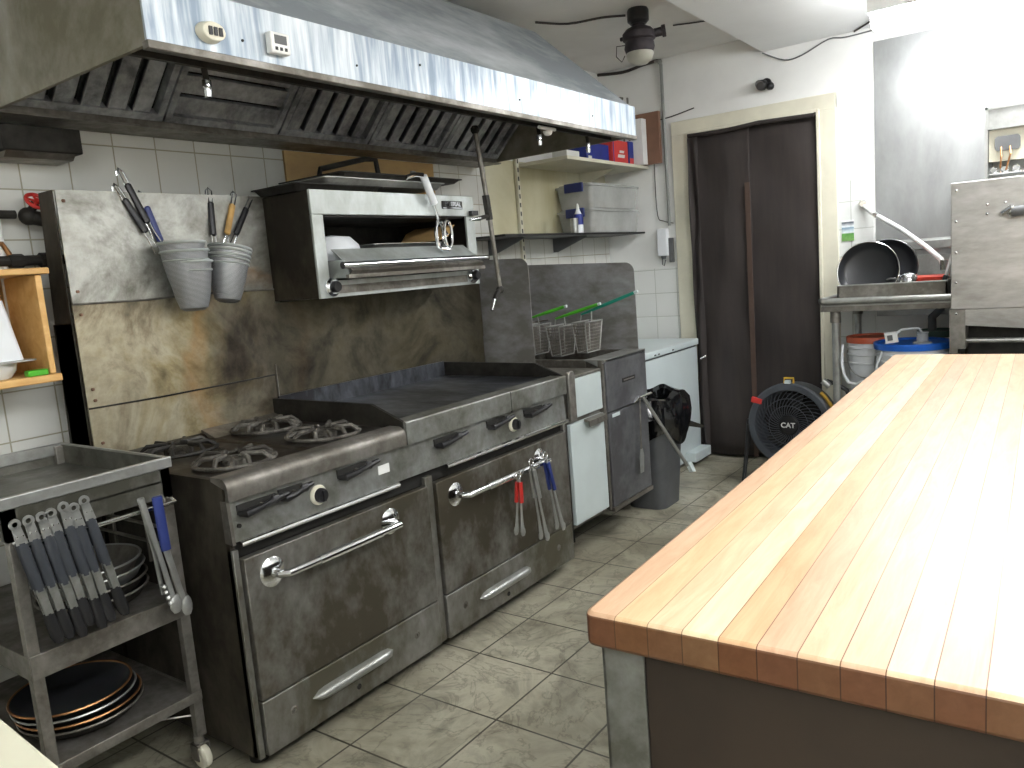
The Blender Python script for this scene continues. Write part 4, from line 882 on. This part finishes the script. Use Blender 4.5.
b = MB(); b.box(CX1-.008, CY0-.012, .878, CX1+.006, CY1+.008, .908); b.box(CX0-.006, CY0-.012, .872, CX0+.012, CY1+.008, .908); b.box(CX0, CY1-.003, .898, CX1, CY1+.006, .908); b.box(CX0, CY0-.012, .885, CX1, CY0+.004, .908); b.build('tray_rim', 'steel', t, bevel=.003)
tray('middle_shelf', .515, .055, .004); tray('lower_shelf', .228, .022, .006)
for x, y in ((CX1-.02, CY1-.016), (CX1-.02, CY0+.016), (CX0+.02, CY1-.016), (CX0+.02, CY0+.016)):
    b = MB(); b.cyl((x, y, .10), (x, y, .075), .014); b.box(x-.014, y-.020, .030, x+.02, y-.017, .078); b.box(x-.014, y+.017, .030, x+.02, y+.020, .078); b.box(x-.014, y-.02, .074, x+.02, y+.02, .078); k = b.build('caster', 'galv', t)
    b = MB(); b.lathe([(.028, -.013), (.034, -.009), (.036, 0), (.034, .009), (.028, .013)], (x+.008, y, .0365), (0, 1, 0)); b.lathe([(.012, -.016), (.012, .016)], (x+.008, y, .0365), (0, 1, 0)); b.build('wheel', 'cream', k)
MB().tube([(CX1+.0, CY0+.01, .80), (CX1+.045, CY0+.012, .793), (CX1+.045, CY1-.02, .793), (CX1, CY1-.012, .80)], .0055, n=10).build('hanging_rod', 'chrome', t)
b = MB(); b.box(CX0+.05, CY1-.02, .53, CX0+.062, CY1-.008, .80)
for z in (.66, .71, .76): b.tube([(CX0+.02, CY1-.02, z), (CX1-.02, CY1-.02, z)], .005, n=6)
b.tube([(-2.3, CY1-.02, .60), (-2.3, CY1-.02, .80)], .005, n=6); b.tube([(-2.12, CY1-.02, .60), (-2.12, CY1-.02, .80)], .005, n=6)
for z in (.70, .76): b.tube([(CX0+.02, CY0+.02, z), (CX0+.02, CY1-.02, z)], .005, n=6)
b.build('side_rack', 'galv', t)
MB().tube([(CX1-.02, CY1-.02, .16), (CX1-.1, CY0+.2, .205)], .003, n=6).build('brace', 'galv', t)
# hanging tongs with charcoal grips
def cart_tongs(y, z, L, lean, label):
    x = CX1+.052; L *= .93
    t = thing('kitchen_tongs', (x, y, z-L), label, 'tongs', 'charcoal gripped tongs on the cart rod')
    def P(u, w=0, dx=0): return Vector((x+dx, y+lean*u+w, z-L*u))
    def strip(b, u0, u1, w0, w1, dx, tk=.003):
        a = [P(u0, -w0, dx), P(u0, w0, dx), P(u1, w1, dx), P(u1, -w1, dx)]; b.prism([tuple(q) for q in a], (tk, 0, 0))
    b = MB()
    # hanger plate with an eye
    c = P(.035); rs0 = []
    n = 20
    for ra, xx in ((.013, 0), (.013, .003), (.006, .003), (.006, 0)): rs0.append([(c.x+xx+.006, c.y+ra*math.cos(6.283*k/n), c.z+ra*math.sin(6.283*k/n)) for k in range(n)])
    b.rings(rs0, closed=True); strip(b, .06, .19, .010, .0125, .006); b.build('hanger_plate', 'steel', t)
    b = MB(); b.sphere(P(.125, -.006, .0095), .003, 6); b.sphere(P(.125, .006, .0095), .003, 6); b.build('rivet', 'chrome', t)
    for dx, sp in ((-.006, 0), (.006, .004)):
        b = MB(); b.rings([[P(u, w*math.cos(a), dx+.004*math.sin(a)) for a in [k*.6283 for k in range(10)]] for u, w in ((.18, .010), (.2, .0120), (.55, .0112), (.57, .010))]); b.build('grip', 'charcoal', t)
        b = MB(); strip(b, .55, .76, .010, .009, dx); b.build('blade', 'panel', t)
        b = MB(); b.rings([[P(u, w*math.cos(a), dx+h*math.sin(a)) for a in [k*.6283 for k in range(10)]] for u, w, h in ((.74, .009, .003), (.82, .012, .004), (.95, .013, .005), (1.0, .008, .003))]); b.build('head', 'black', t)
for i, (y, z, L, ln, lab) in enumerate([(.711, .865, .34, .055, 'leftmost of the seven charcoal gripped tongs on the cart rod, against the cart post'),
    (.740, .866, .34, .050, 'second of seven charcoal gripped tongs from the left on the cart rod'),
    (.768, .866, .35, .052, 'third of seven charcoal gripped tongs from the left on the cart rod'),
    (.789, .868, .33, .050, 'middle one of seven charcoal gripped tongs on the cart rod'),
    (.818, .876, .36, .050, 'fifth of seven charcoal gripped tongs from the left, hanging slightly higher'),
    (.841, .866, .34, .050, 'sixth of seven charcoal gripped tongs, second from the right of the row'),
    (.866, .877, .35, .060, 'rightmost of the seven charcoal gripped tongs, beside the bare stretch of rod')]):
    cart_tongs(y, z, L, ln, lab)
t = thing('scissor_tongs', (-1.93, 1.03, .50), 'long plain steel scalloped tongs at the right end of the cart rod', 'tongs')
b = MB(); b.tube([(-1.935, 1.005, .83), (-1.932, 1.03, .68), (-1.93, 1.05, .545)], [.010, .007, .008], n=8, flat=.6); b.build('arm', 'steel', t)
b = MB(); b.tube([(-1.945, 1.010, .83), (-1.945, 1.025, .68), (-1.95, 1.035, .56)], [.009, .006, .006], n=8, flat=.6); b.build('arm', 'steel', t)
b = MB(); b.sphere((-1.93, 1.055, .53), .022, 12, (.4, .8, 1.3))
for k in range(5): b.sphere((-1.932, 1.03+.004*k, .585-.016*k), .008, 8)
b.build('scalloped_head', 'steel', t)
t = thing('scissor_tongs', (-1.93, 1.07, .50), 'steel tongs with blue sleeve, rightmost on the cart rod next to the post', 'tongs')
b = MB(); b.tube([(-1.93, 1.045, .825), (-1.93, 1.05, .68)], [.014, .014], n=10, flat=.6); b.build('grip', 'blue', t)
b = MB(); b.tube([(-1.93, 1.05, .68), (-1.928, 1.07, .56), (-1.928, 1.078, .525)], [.009, .009, .010], n=8, flat=.6); b.sphere((-1.926, 1.082, .515), .02, 12, (.4, .8, 1.5)); b.build('arm', 'steel', t)

# pans on the cart shelves
def fry_pan(x, y, z, r, h, label, mat='nonstick', rim='galv', handle=None, name='frying_pan', cat='pan', group=None):
    t = thing(name, (x, y, z), label, cat, group)
    MB().lathe([(r*.72, 0), (r*.86, h*.3), (r, h), (r-.004, h), (r*.84, h*.32), (r*.70, .004), (.001, .004)], (x, y, z), n=48).build('pan_body', mat, t)
    MB().tube([(x+r*math.cos(k*.1309), y+r*math.sin(k*.1309), z+h) for k in range(48)], .0032, n=6, closed=True).build('rim', rim, t)
    if handle is not None:
        c, s = math.cos(handle), math.sin(handle)
        MB().tube([(x+r*.97*c, y+r*.97*s, z+h*.7), (x+(r+.05)*c, y+(r+.05)*s, z+h+.01), (x+(r+.16)*c, y+(r+.16)*s, z+h+.025)], [.006, .008, .010], n=8, flat=.6).build('handle', 'darksteel', t)
    return t
PX, PY = -2.17, .885
fry_pan(PX, PY, .233, .150, .035, 'lowest of the big dark pans stacked on the bottom cart shelf', 'darksteel', 'galv')
fry_pan(PX, PY-.003, .250, .150, .035, 'big pan with coppery rim, second from below on the bottom cart shelf', 'nonstick', 'copper')
fry_pan(PX-.006, PY-.01, .266, .148, .035, 'big pan with bright steel rim, third from below on the bottom cart shelf', 'nonstick', 'steel')
fry_pan(PX-.01, PY-.015, .282, .146, .036, 'topmost big dark pan with coppery rim on the bottom cart shelf', 'nonstick', 'copper', 2.6)
fry_pan(-2.18, .965, .5195, .138, .04, 'dark lowest pan in the stack on the middle cart shelf', 'darksteel', 'galv')
fry_pan(-2.18, .965, .545, .138, .042, 'second pan from below in the middle cart shelf stack', 'darksteel', 'galv')
fry_pan(-2.18, .96, .572, .14, .045, 'bright steel pan near the top of the middle cart shelf stack', 'steel', 'steel')
fry_pan(-2.18, .955, .596, .138, .045, 'topmost steel pan on the middle cart shelf', 'galv', 'steel')

# ================================================================== PALE WORKTOP in the near corner
t = thing('pale_worktop', (-1.2, -.1, 0), 'pale cream worktop corner at the bottom left, nearest the camera', 'counter')
MB().box(-1.9, -.5, .872, -.60, .300, .90, Matrix.Rotation(R(-3.6), 3, 'Z'), (-.95, .30, .88)).build('top', 'palecream', t, bevel=.004)
for x in (-1.8, -.75):
    for y in (-.45, .18): MB().box(x-.02, y-.02, 0, x+.02, y+.02, .872).build('leg', 'galv', t)

# ================================================================== WOODEN WORKTABLE
t = thing('work_table', (-.502, .795, 0), 'long worktable with striped butcher block top and dark base', 'table'); t.rotation_euler = (0, 0, R(1.785))
LW, LL = 1.25, 2.46
MB().rbox(0, 0, .855, LW, LL, .90, .014, 4).build('butcher_block_top', 'butcher', t, bevel=.006, world=False)
b = MB(); b.box(.008, .030, 0, .066, .034, .8545); b.box(.008, .030, 0, .012, .10, .8545); b.build('corner_post', 'panel', t, world=False)
MB().box(.066, .036, .08, LW-.05, .042, .8545).build('end_panel', 'tablebase', t, world=False)
MB().box(.014, .10, .08, .020, LL-.1, .8545).build('side_panel', 'tablebase', t, world=False)
MB().box(.02, LL-.05, .08, LW-.05, LL-.044, .8545).build('far_panel', 'tablebase', t, world=False)
MB().box(LW-.05, .036, .08, LW-.044, LL-.044, .8545).build('side_panel', 'tablebase', t, world=False)
MB().box(.03, .06, .0, LW-.06, LL-.07, .08).build('plinth', 'dark', t, world=False)

# ================================================================== DISH STATION
struct(MB().box(-.965, YF-.006, .9, .9, YF, 2.42), 'trim_7', 'wallsteel')
b = MB(); b.prism([(-.96, YF-.03, 1.27), (-.96, YF-.006, 1.265), (-.96, YF-.006, 1.325), (-.96, YF-.03, 1.31)], (1.8, 0, 0)); struct(b, 'trim_8', 'steel')
t = thing('dish_drainboard', (-.8, 4.6, 0), 'steel dish landing table with rolled rim, left of the dishwasher', 'table')
MB().box(-1.11, 4.30, 1.012, -.505, 4.93, 1.02).build('deck', 'steel', t)
b = MB(); b.tube([(-1.11, 4.93, 1.04), (-1.115, 4.33, 1.04), (-1.10, 4.295, 1.04), (-.51, 4.295, 1.038)], .017, n=12); b.build('rolled_rim', 'steel', t)
b = MB(); b.box(-1.10, 4.305, .985, -.51, 4.315, 1.03); b.box(-1.115, 4.305, .985, -1.105, 4.93, 1.03); b.build('apron', 'galv', t)
MB().prism([(-.97, 4.93, 1.02), (-.97, 4.93, 1.235), (-.97, 4.91, 1.235), (-.97, 4.90, 1.02)], (.46, 0, 0)).build('rear_upstand', 'steel', t)
for x, y in ((-1.05, 4.345), (-1.05, 4.86), (-.55, 4.86)):
    l = MB().lathe([(.019, 0), (.019, .93)], (x, y, 0.02)).build('leg', 'steel', t); MB().lathe([(.027, .0), (.026, .06)], (x, y, .925)).build('collar', 'galv', l); MB().lathe([(.024, 0), (.02, .03)], (x, y, 0)).build('foot', 'rubber', l)
MB().box(-1.08, 4.32, .405, -.52, 4.89, .42).build('undershelf', 'galv', t)
b = MB(); b.tube([(-.62, 4.8, 1.01), (-.62, 4.8, .94), (-.66, 4.8, .90), (-.66, 4.8, .83)], .022); b.build('drain_pipe', 'rubber', t)
t = thing('wash_tub', (-.8, 4.6, 1.021), 'low grey steel tub on the dish landing table, full of pans', 'tub')
b = MB(); b.box(-1.04, 4.375, 1.021, -.54, 4.86, 1.027); b.box(-1.045, 4.37, 1.021, -.535, 4.378, 1.112); b.box(-1.045, 4.855, 1.021, -.535, 4.863, 1.112); b.box(-1.045, 4.37, 1.021, -1.037, 4.863, 1.112); b.box(-.543, 4.37, 1.021, -.535, 4.863, 1.112); b.build('tub_body', 'galv', t)
b = MB(); b.tube([(-1.043, 4.373, 1.113), (-.537, 4.373, 1.113), (-.537, 4.86, 1.113), (-1.043, 4.86, 1.113)], .005, n=8, closed=True); b.build('tub_rim', 'steel', t)
def standing_pan(x, y, z, r, label, tilt=8, yaw=0, hang=-.25):
    t = thing('frying_pan', (x, y, z-r), label, 'pan')
    ax = Vector((math.sin(R(yaw)), -math.cos(R(yaw)), math.sin(R(tilt)))).normalized()
    MB().lathe([(r*.76, 0), (r*.88, .012), (r, .045), (r-.004, .045), (r*.86, .014), (r*.74, .004), (.001, .004)], (x, y, z), ax, 56).build('pan_body', 'nonstick', t)
    d = ax.cross(Vector((0, 0, 1))).normalized(); u = d.cross(ax)
    c = Vector((x, y, z))+ax*.045
    MB().tube([c+d*math.cos(k*.1122)*r+u*math.sin(k*.1122)*r for k in range(56)], .0032, n=6, closed=True).build('rim', 'chrome', t)
    s = -1 if (d.x < 0) else 1; a = c-ax*.01
    e = (d*s*math.cos(hang)+u*math.sin(hang))
    b = MB(); b.tube([a+e*(r-.006), a+e*(r+.03), a+e*(r+.12)], [.006, .007, .009], n=8, flat=.6); h = b.build('handle', 'galv', t)
    b = MB(); [b.sphere(a+e*(r*.93)+u*q, .006, 8) for q in (-.012, .012)]; b.build('handle_rivet', 'steel', t)
standing_pan(-.905, 4.47, 1.175, .15, 'front black frying pan standing upright in the steel tub', 9, 0, -.42)
standing_pan(-.835, 4.56, 1.185, .145, 'second black frying pan, standing behind the front one in the tub', 9, 6, -.45)
t = thing('ladle', (-.70, 4.42, 1.11), 'small round steel ladle bowl resting upside down on the tub rim', 'ladle')
MB().lathe([(.046, 0), (.044, .016), (.034, .034), (.018, .043), (.001, .046), ], (-.715, 4.42, 1.117), (0, -.3, 1), 28).build('ladle_bowl', 'chrome', t)
MB().tube([(-.755, 4.42, 1.13), (-.80, 4.44, 1.135), (-.86, 4.5, 1.12)], .005, n=8).build('handle', 'steel', t)
t = thing('red_tray', (-.63, 4.50, 1.08), 'red plastic tray lying in the tub beside the ladle', 'tray')
MB().rings(taper(-.70, 4.44, 1.085, -.57, 4.66, 1.135, -.012, .015)).build('tray_body', 'redplastic', t, bevel=.003)
t = thing('scraper', (-.54, 4.44, 1.08), 'black and white scraper leaning against the dishwasher side in the tub', 'scraper')
MB().box(-.565, 4.42, 1.085, -.545, 4.47, 1.14, Matrix.Rotation(R(14), 3, 'Y')).build('blade', 'black', t, bevel=.003)
MB().tube([(-.552, 4.44, 1.12), (-.512+.0, 4.42, 1.26)], .009, n=8).build('handle', 'white', t)
t = thing('rinse_hose', (-.8, 4.8, 1.2), 'white rinse pipe slanting down from the wall above the pans', 'hose')
b = MB(); b.tube([(-1.033, 4.935, 1.545), (-.97, 4.87, 1.49), (-.80, 4.74, 1.385), (-.66, 4.62, 1.28), (-.585, 4.55, 1.215), (-.57, 4.54, 1.17)], .013, n=12); b.build('pipe', 'white', t)
b = MB(); b.lathe([(.022, 0), (.022, .012), (.016, .02), (.016, .035)], (-1.033, 4.945, 1.55), (.25, -1, -.1)); b.tube([(-.95, 4.855, 1.48), (-.93, 4.84, 1.468)], .018); b.tube([(-.57, 4.54, 1.21), (-.57, 4.54, 1.16)], .018); b.build('fitting', 'chrome', t)
b = MB(); b.box(-1.148, 4.936, 1.345, -1.082, 4.9415, 1.465); o = b.build('notice_sheet', 'sheet'); tag(recenter(o), 'small printed sheet with green picture on the wall tiles right of the door', 'notice')

# dishwasher
t = thing('dishwasher', (-.12, 4.5, 0), 'large riveted stainless dishwasher at the right edge of the photo', 'dishwasher')
MB().box(-.50, 4.20, .985, .25, 4.86, 1.565).build('hood_box', 'dishsteel', t, bevel=.004)
b = MB(); b.box(-.505, 4.195, .80, -.44, 4.86, .984); b.build('corner_plate', 'galv', t)
for a in ((-.505, 4.195, .02, -.47, 4.25, .80), (.2, 4.195, .02, .25, 4.25, .984), (-.505, 4.80, .02, -.47, 4.86, .80), (.2, 4.80, .02, .25, 4.86, .984)): MB().box(*a).build('frame_leg', 'galv', t)
b = MB(); b.prism([(-.44, 4.20, .984), (.2, 4.20, .984), (.2, 4.20, .86), (-.10, 4.20, .885), (-.44, 4.20, .91)], (0, .02, 0)); b.build('lower_panel', 'dishsteel', t)
MB().box(-.44, 4.32, .30, .2, 4.80, .90).build('wash_tank', 'darksteel', t)
MB().tube([(-.44, 4.24, .835), (.2, 4.24, .835)], .012).build('lower_bar', 'steel', t)
b = MB()
for x, z in ((-.478, 1.53), (-.478, 1.39), (-.478, 1.25), (-.478, 1.11), (-.478, .965), (-.355, 1.455), (-.355, 1.412), (-.285, 1.456)): b.sphere((x, 4.197, z), .0075, 10, (1, .6, 1))
b.build('rivet', 'chrome', t)
b = MB(); b.tube([(-.30, 4.19, 1.405), (-.29, 4.15, 1.41), (-.26, 4.14, 1.43), (-.24, 4.15, 1.42)], .012, n=10); b.lathe([(.02, 0), (.03, .01), (.03, .025), (.012, .03)], (-.275, 4.17, 1.41), (1, -.2, .25)); b.build('handle_end', 'chrome', t)
MB().cyl((-.26, 4.15, 1.413), (.22, 4.15, 1.42), .022).build('lift_handle', 'rubber', t)
t = thing('control_unit', (-.25, 4.5, 1.567), 'open steel control box with socket on top of the dishwasher', 'control box')
b = MB(); b.box(-.385, 4.42, 1.5665, -.08, 4.62, 1.572); b.box(-.385, 4.60, 1.572, -.08, 4.62, 1.90); b.box(-.385, 4.40, 1.5665, -.372, 4.62, 1.902); b.box(-.385, 4.40, 1.89, -.08, 4.62, 1.902); b.box(-.372, 4.41, 1.80, -.08, 4.415, 1.89); b.build('cover', 'steel', t)
MB().box(-.37, 4.44, 1.655, -.09, 4.46, 1.80).build('inner_plate', 'cream', t)
b = MB(); b.rbox(0, 0, 0, .10, .065, .03, .014); 
for v in b.bm.verts: v.co = Vector((-.345+v.co.x, 4.44-v.co.z, 1.70+v.co.y))
b.build('socket', 'rubber', t)
b = MB(); b.tube([(-.32, 4.41, 1.715), (-.318, 4.39, 1.67), (-.322, 4.41, 1.62)], .004, n=6); b.tube([(-.285, 4.41, 1.715), (-.28, 4.39, 1.68), (-.30, 4.41, 1.61)], .004, n=6); b.build('wires', 'copper', t)
b = MB(); [b.lathe([(.014, 0), (.017, .008), (.017, .03), (.012, .036)], (-.35+.045*k, 4.45, 1.615), (0, -1, 0), 14) for k in range(5)]; b.tube([(-.37, 4.44, 1.60), (-.1, 4.44, 1.60)], .01); b.build('terminals', 'chrome', t)

# ================================================================== BUCKETS
def bucket(x, y, z, lid, label, r=.148, h=.36):
    t = thing('lidded_bucket', (x, y, z), label, 'bucket')
    p = [(r*.88, 0)]
    for q in (.62, .74, .83, .9): p += [(r*(.88+.10*q), h*q), (r*(.88+.10*q)+.008, h*q+.003), (r*(.88+.10*q)+.008, h*q+.008), (r*(.88+.10*q), h*q+.011)]
    p += [(r*.985, h*.97)]
    MB().lathe(p, (x, y, z), n=40).build('bucket_body', 'bucket', t)
    MB().lathe([(r*.985, h-.035), (r*1.05, h-.033), (r*1.06, h-.005), (r*1.04, h), (r*.96, h), (r*.93, h-.010), (.001, h-.010)], (x, y, z), n=40).build('lid', lid, t)
    b = MB(); b.tube([(x-r*1.0, y-.02, z+h*.8)]+[(x-r*1.02*math.cos(R(a)), y-r*1.02*math.sin(R(a))-.01, z+h*.8-.14*math.sin(R(a))) for a in range(15, 166, 15)]+[(x+r, y-.02, z+h*.8)], .0035, n=6); b.build('wire_bail', 'steel', t)
    return t
bucket(-.71, 4.50, .421, 'bluelid', 'white bucket with bright blue lid under the dish landing table', .175, .385)
bucket(-.945, 4.70, .421, 'orangelid', 'white bucket with orange red lid, left of the blue lidded one', .125, .395)
bucket(-.63, 4.80, .421, 'greenlid', 'bucket with dark green lid behind the blue lidded bucket', .10, .41)
t = thing('dosing_cap', (-.66, 4.47, .785), 'clear spout cap with tubing standing on the blue bucket lid', 'cap')
MB().lathe([(.045, 0), (.045, .005), (.028, .012), (.026, .05), (.030, .055), (.028, .06)], (-.655, 4.44, .800)).build('cap_body', 'clear', t)
MB().tube([(-.655, 4.44, .855), (-.67, 4.42, .88), (-.74, 4.36, .88), (-.82, 4.38, .80), (-.855, 4.36, .70), (-.86, 4.35, .60), (-.83, 4.33, .52)], .006, n=8).build('tubing', 'clearwhite', t)
t = thing('price_tag', (-.775, 4.40, .78), 'small white printed tag standing on the blue bucket lid', 'tag')
MB().box(-.815, 4.358, .812, -.755, 4.366, .867, Matrix.Rotation(R(-8), 3, 'Y')).build('tag_card', 'white', t)
MB().box(-.80, 4.356, .825, -.775, 4.3575, .853, Matrix.Rotation(R(-8), 3, 'Y'), (-.785, 4.37, .814)).build('tag_print', 'rubber', t)
b = MB(); b.tube([(-1.035, 4.42, .80), (-1.035, 4.40, .70), (-1.02, 4.38, .64), (-.99, 4.35, .605), (-.95, 4.33, .60), (-.91, 4.32, .62)], .008, n=10)
tag(recenter(b.build('white_hose', 'bucket')), 'white hose curving down between the drainboard leg and the buckets', 'hose')
t = thing('hose_reel_cable', (-1.06, 4.42, .30), 'black loop of cable with a silver plug behind the drainboard leg', 'cable')
MB().tube([(-1.12, 4.42, .60), (-1.07, 4.42, .585), (-1.02, 4.43, .55), (-.99, 4.43, .47), (-1.0, 4.43, .40), (-1.05, 4.43, .35)], .012, n=8).build('cable', 'black', t)
MB().cyl((-1.135, 4.40, .605), (-1.10, 4.40, .575), .018).build('plug', 'steel', t)

# ================================================================== FAN
t = thing('floor_fan', (-1.315, 4.45, 0), 'round black floor fan with grey rim in front of the curtain', 'fan')
fc = Vector((-1.318, 4.40, .352)); ax = Vector((-.05, -1, .04)).normalized()
MB().lathe([(.228, -.14), (.236, -.02), (.236, .012), (.226, .02), (.198, .02), (.190, .0), (.186, -.13), (.186, -.14)], fc, ax, 56).build('rim', 'fangrey', t)
MB().lathe([(.186, -.135), (.186, -.13), (.001, -.13)], fc, ax, 40).build('rear_shell', 'dark', t)
d = ax.cross(Vector((0, 0, 1))).normalized(); u = d.cross(ax)
def fp2(r, a, h): return fc+d*(-r*math.cos(a))+u*r*math.sin(a)+ax*h
b = MB()
for k in range(40):
    a = k*2*math.pi/40; b.tube([fp2(.05+.142*i/6, a-.75*(i/6), .010+.014*math.sin(math.pi*i/6)) for i in range(7)], .0022, n=5)
g = b.build('grille', 'grillegrey', t)
MB().lathe([(.056, .008), (.056, .024), (.05, .030), (.001, .032)], fc, ax, 32).build('hub', 'black', g)
for q in (.11, .15): MB().tube([fp2(q, k*.15708, .026) for k in range(40)], .0022, n=5, closed=True).build('grille_ring', 'grillegrey', g)
b = MB()
for k in range(5):
    a = k*1.2566; b.rings([[fp2(r, a-w+.25*r/.17, -.05+s*w*.06) for r, w, s in ((.04, .25, 1), (.10, .30, 1), (.175, .34, 1), (.175, -.34, 1), (.10, -.30, 1), (.04, -.25, 1))], [fp2(r, a-w+.25*r/.17, -.055+s*w*.06) for r, w, s in ((.04, .25, 1), (.10, .30, 1), (.175, .34, 1), (.175, -.34, 1), (.10, -.30, 1), (.04, -.25, 1))]])
b.build('blades', 'black', t)
Mx = Matrix.Translation(fc+ax*.033) @ Matrix.Rotation(0, 4, 'Z') @ FACE_NY
text('hub_lettering', 'CAT', .040, 'white', g, Mx, .001)
b = MB(); b.box(-1.335, 4.375, .588, -1.305, 4.40, .606); b.build('clip', 'whitepaint', t); MB().tube([(-1.345, 4.41, .586), (-1.345, 4.41, .615), (-1.295, 4.41, .615), (-1.295, 4.41, .586)], .006).build('carry_handle', 'yellow', t)
b = MB(); b.tube([fp2(.244, a, -.03) for a in [.35+.1*k for k in range(6)]], .010, n=8); b.build('side_trim', 'yellow', t)
b = MB(); b.box(-1.53, 4.39, .47, -1.47, 4.41, .50, Matrix.Rotation(R(12), 3, 'Y')); b.build('warning_label', 'redbox', t)
b = MB(); b.tube([(-1.56, 4.42, .352), (-1.575, 4.42, .2), (-1.58, 4.36, .014), (-1.58, 4.58, .014)], .012); b.tube([(-1.076, 4.42, .352), (-1.06, 4.42, .2), (-1.055, 4.36, .014), (-1.055, 4.58, .014)], .012); b.tube([(-1.58, 4.58, .014), (-1.055, 4.58, .014)], .012); b.tube([(-1.575, 4.36, .014), (-1.058, 4.36, .014)], .012); b.cyl((-1.565, 4.42, .352), (-1.54, 4.42, .352), .02); b.cyl((-1.10, 4.42, .352), (-1.07, 4.42, .352), .02); b.build('stand', 'black', t)

# ================================================================== groups of repeats
for o in list(COL.objects):
    if o.parent is None and 'label' in o and 'group' not in o:
        for key, g in (('noodle_strainer', 'noodle strainers hanging on the backsplash'), ('fryer_basket', 'fryer baskets hanging over the fryer'), ('baking_sheet', 'baking sheets stacked on the broiler'),
                       ('serving_tongs', 'tongs on the right oven handle'), ('scissor_tongs', 'long tongs at the end of the cart rod'), ('storage_box', 'clear boxes on the black shelf'),
                       ('lidded_bucket', 'buckets under the dish landing table'), ('ceiling_light', 'tube ceiling lights'), ('wall_shelf', 'wall shelves beyond the hood')):
            if o.name.split('.')[0] == key: o['group'] = g
        if o.name.split('.')[0] == 'frying_pan':
            o['group'] = 'pans on the bottom cart shelf' if o.location.z < .4 else ('pans on the middle cart shelf' if o.location.z < .8 else 'pans standing in the steel tub')
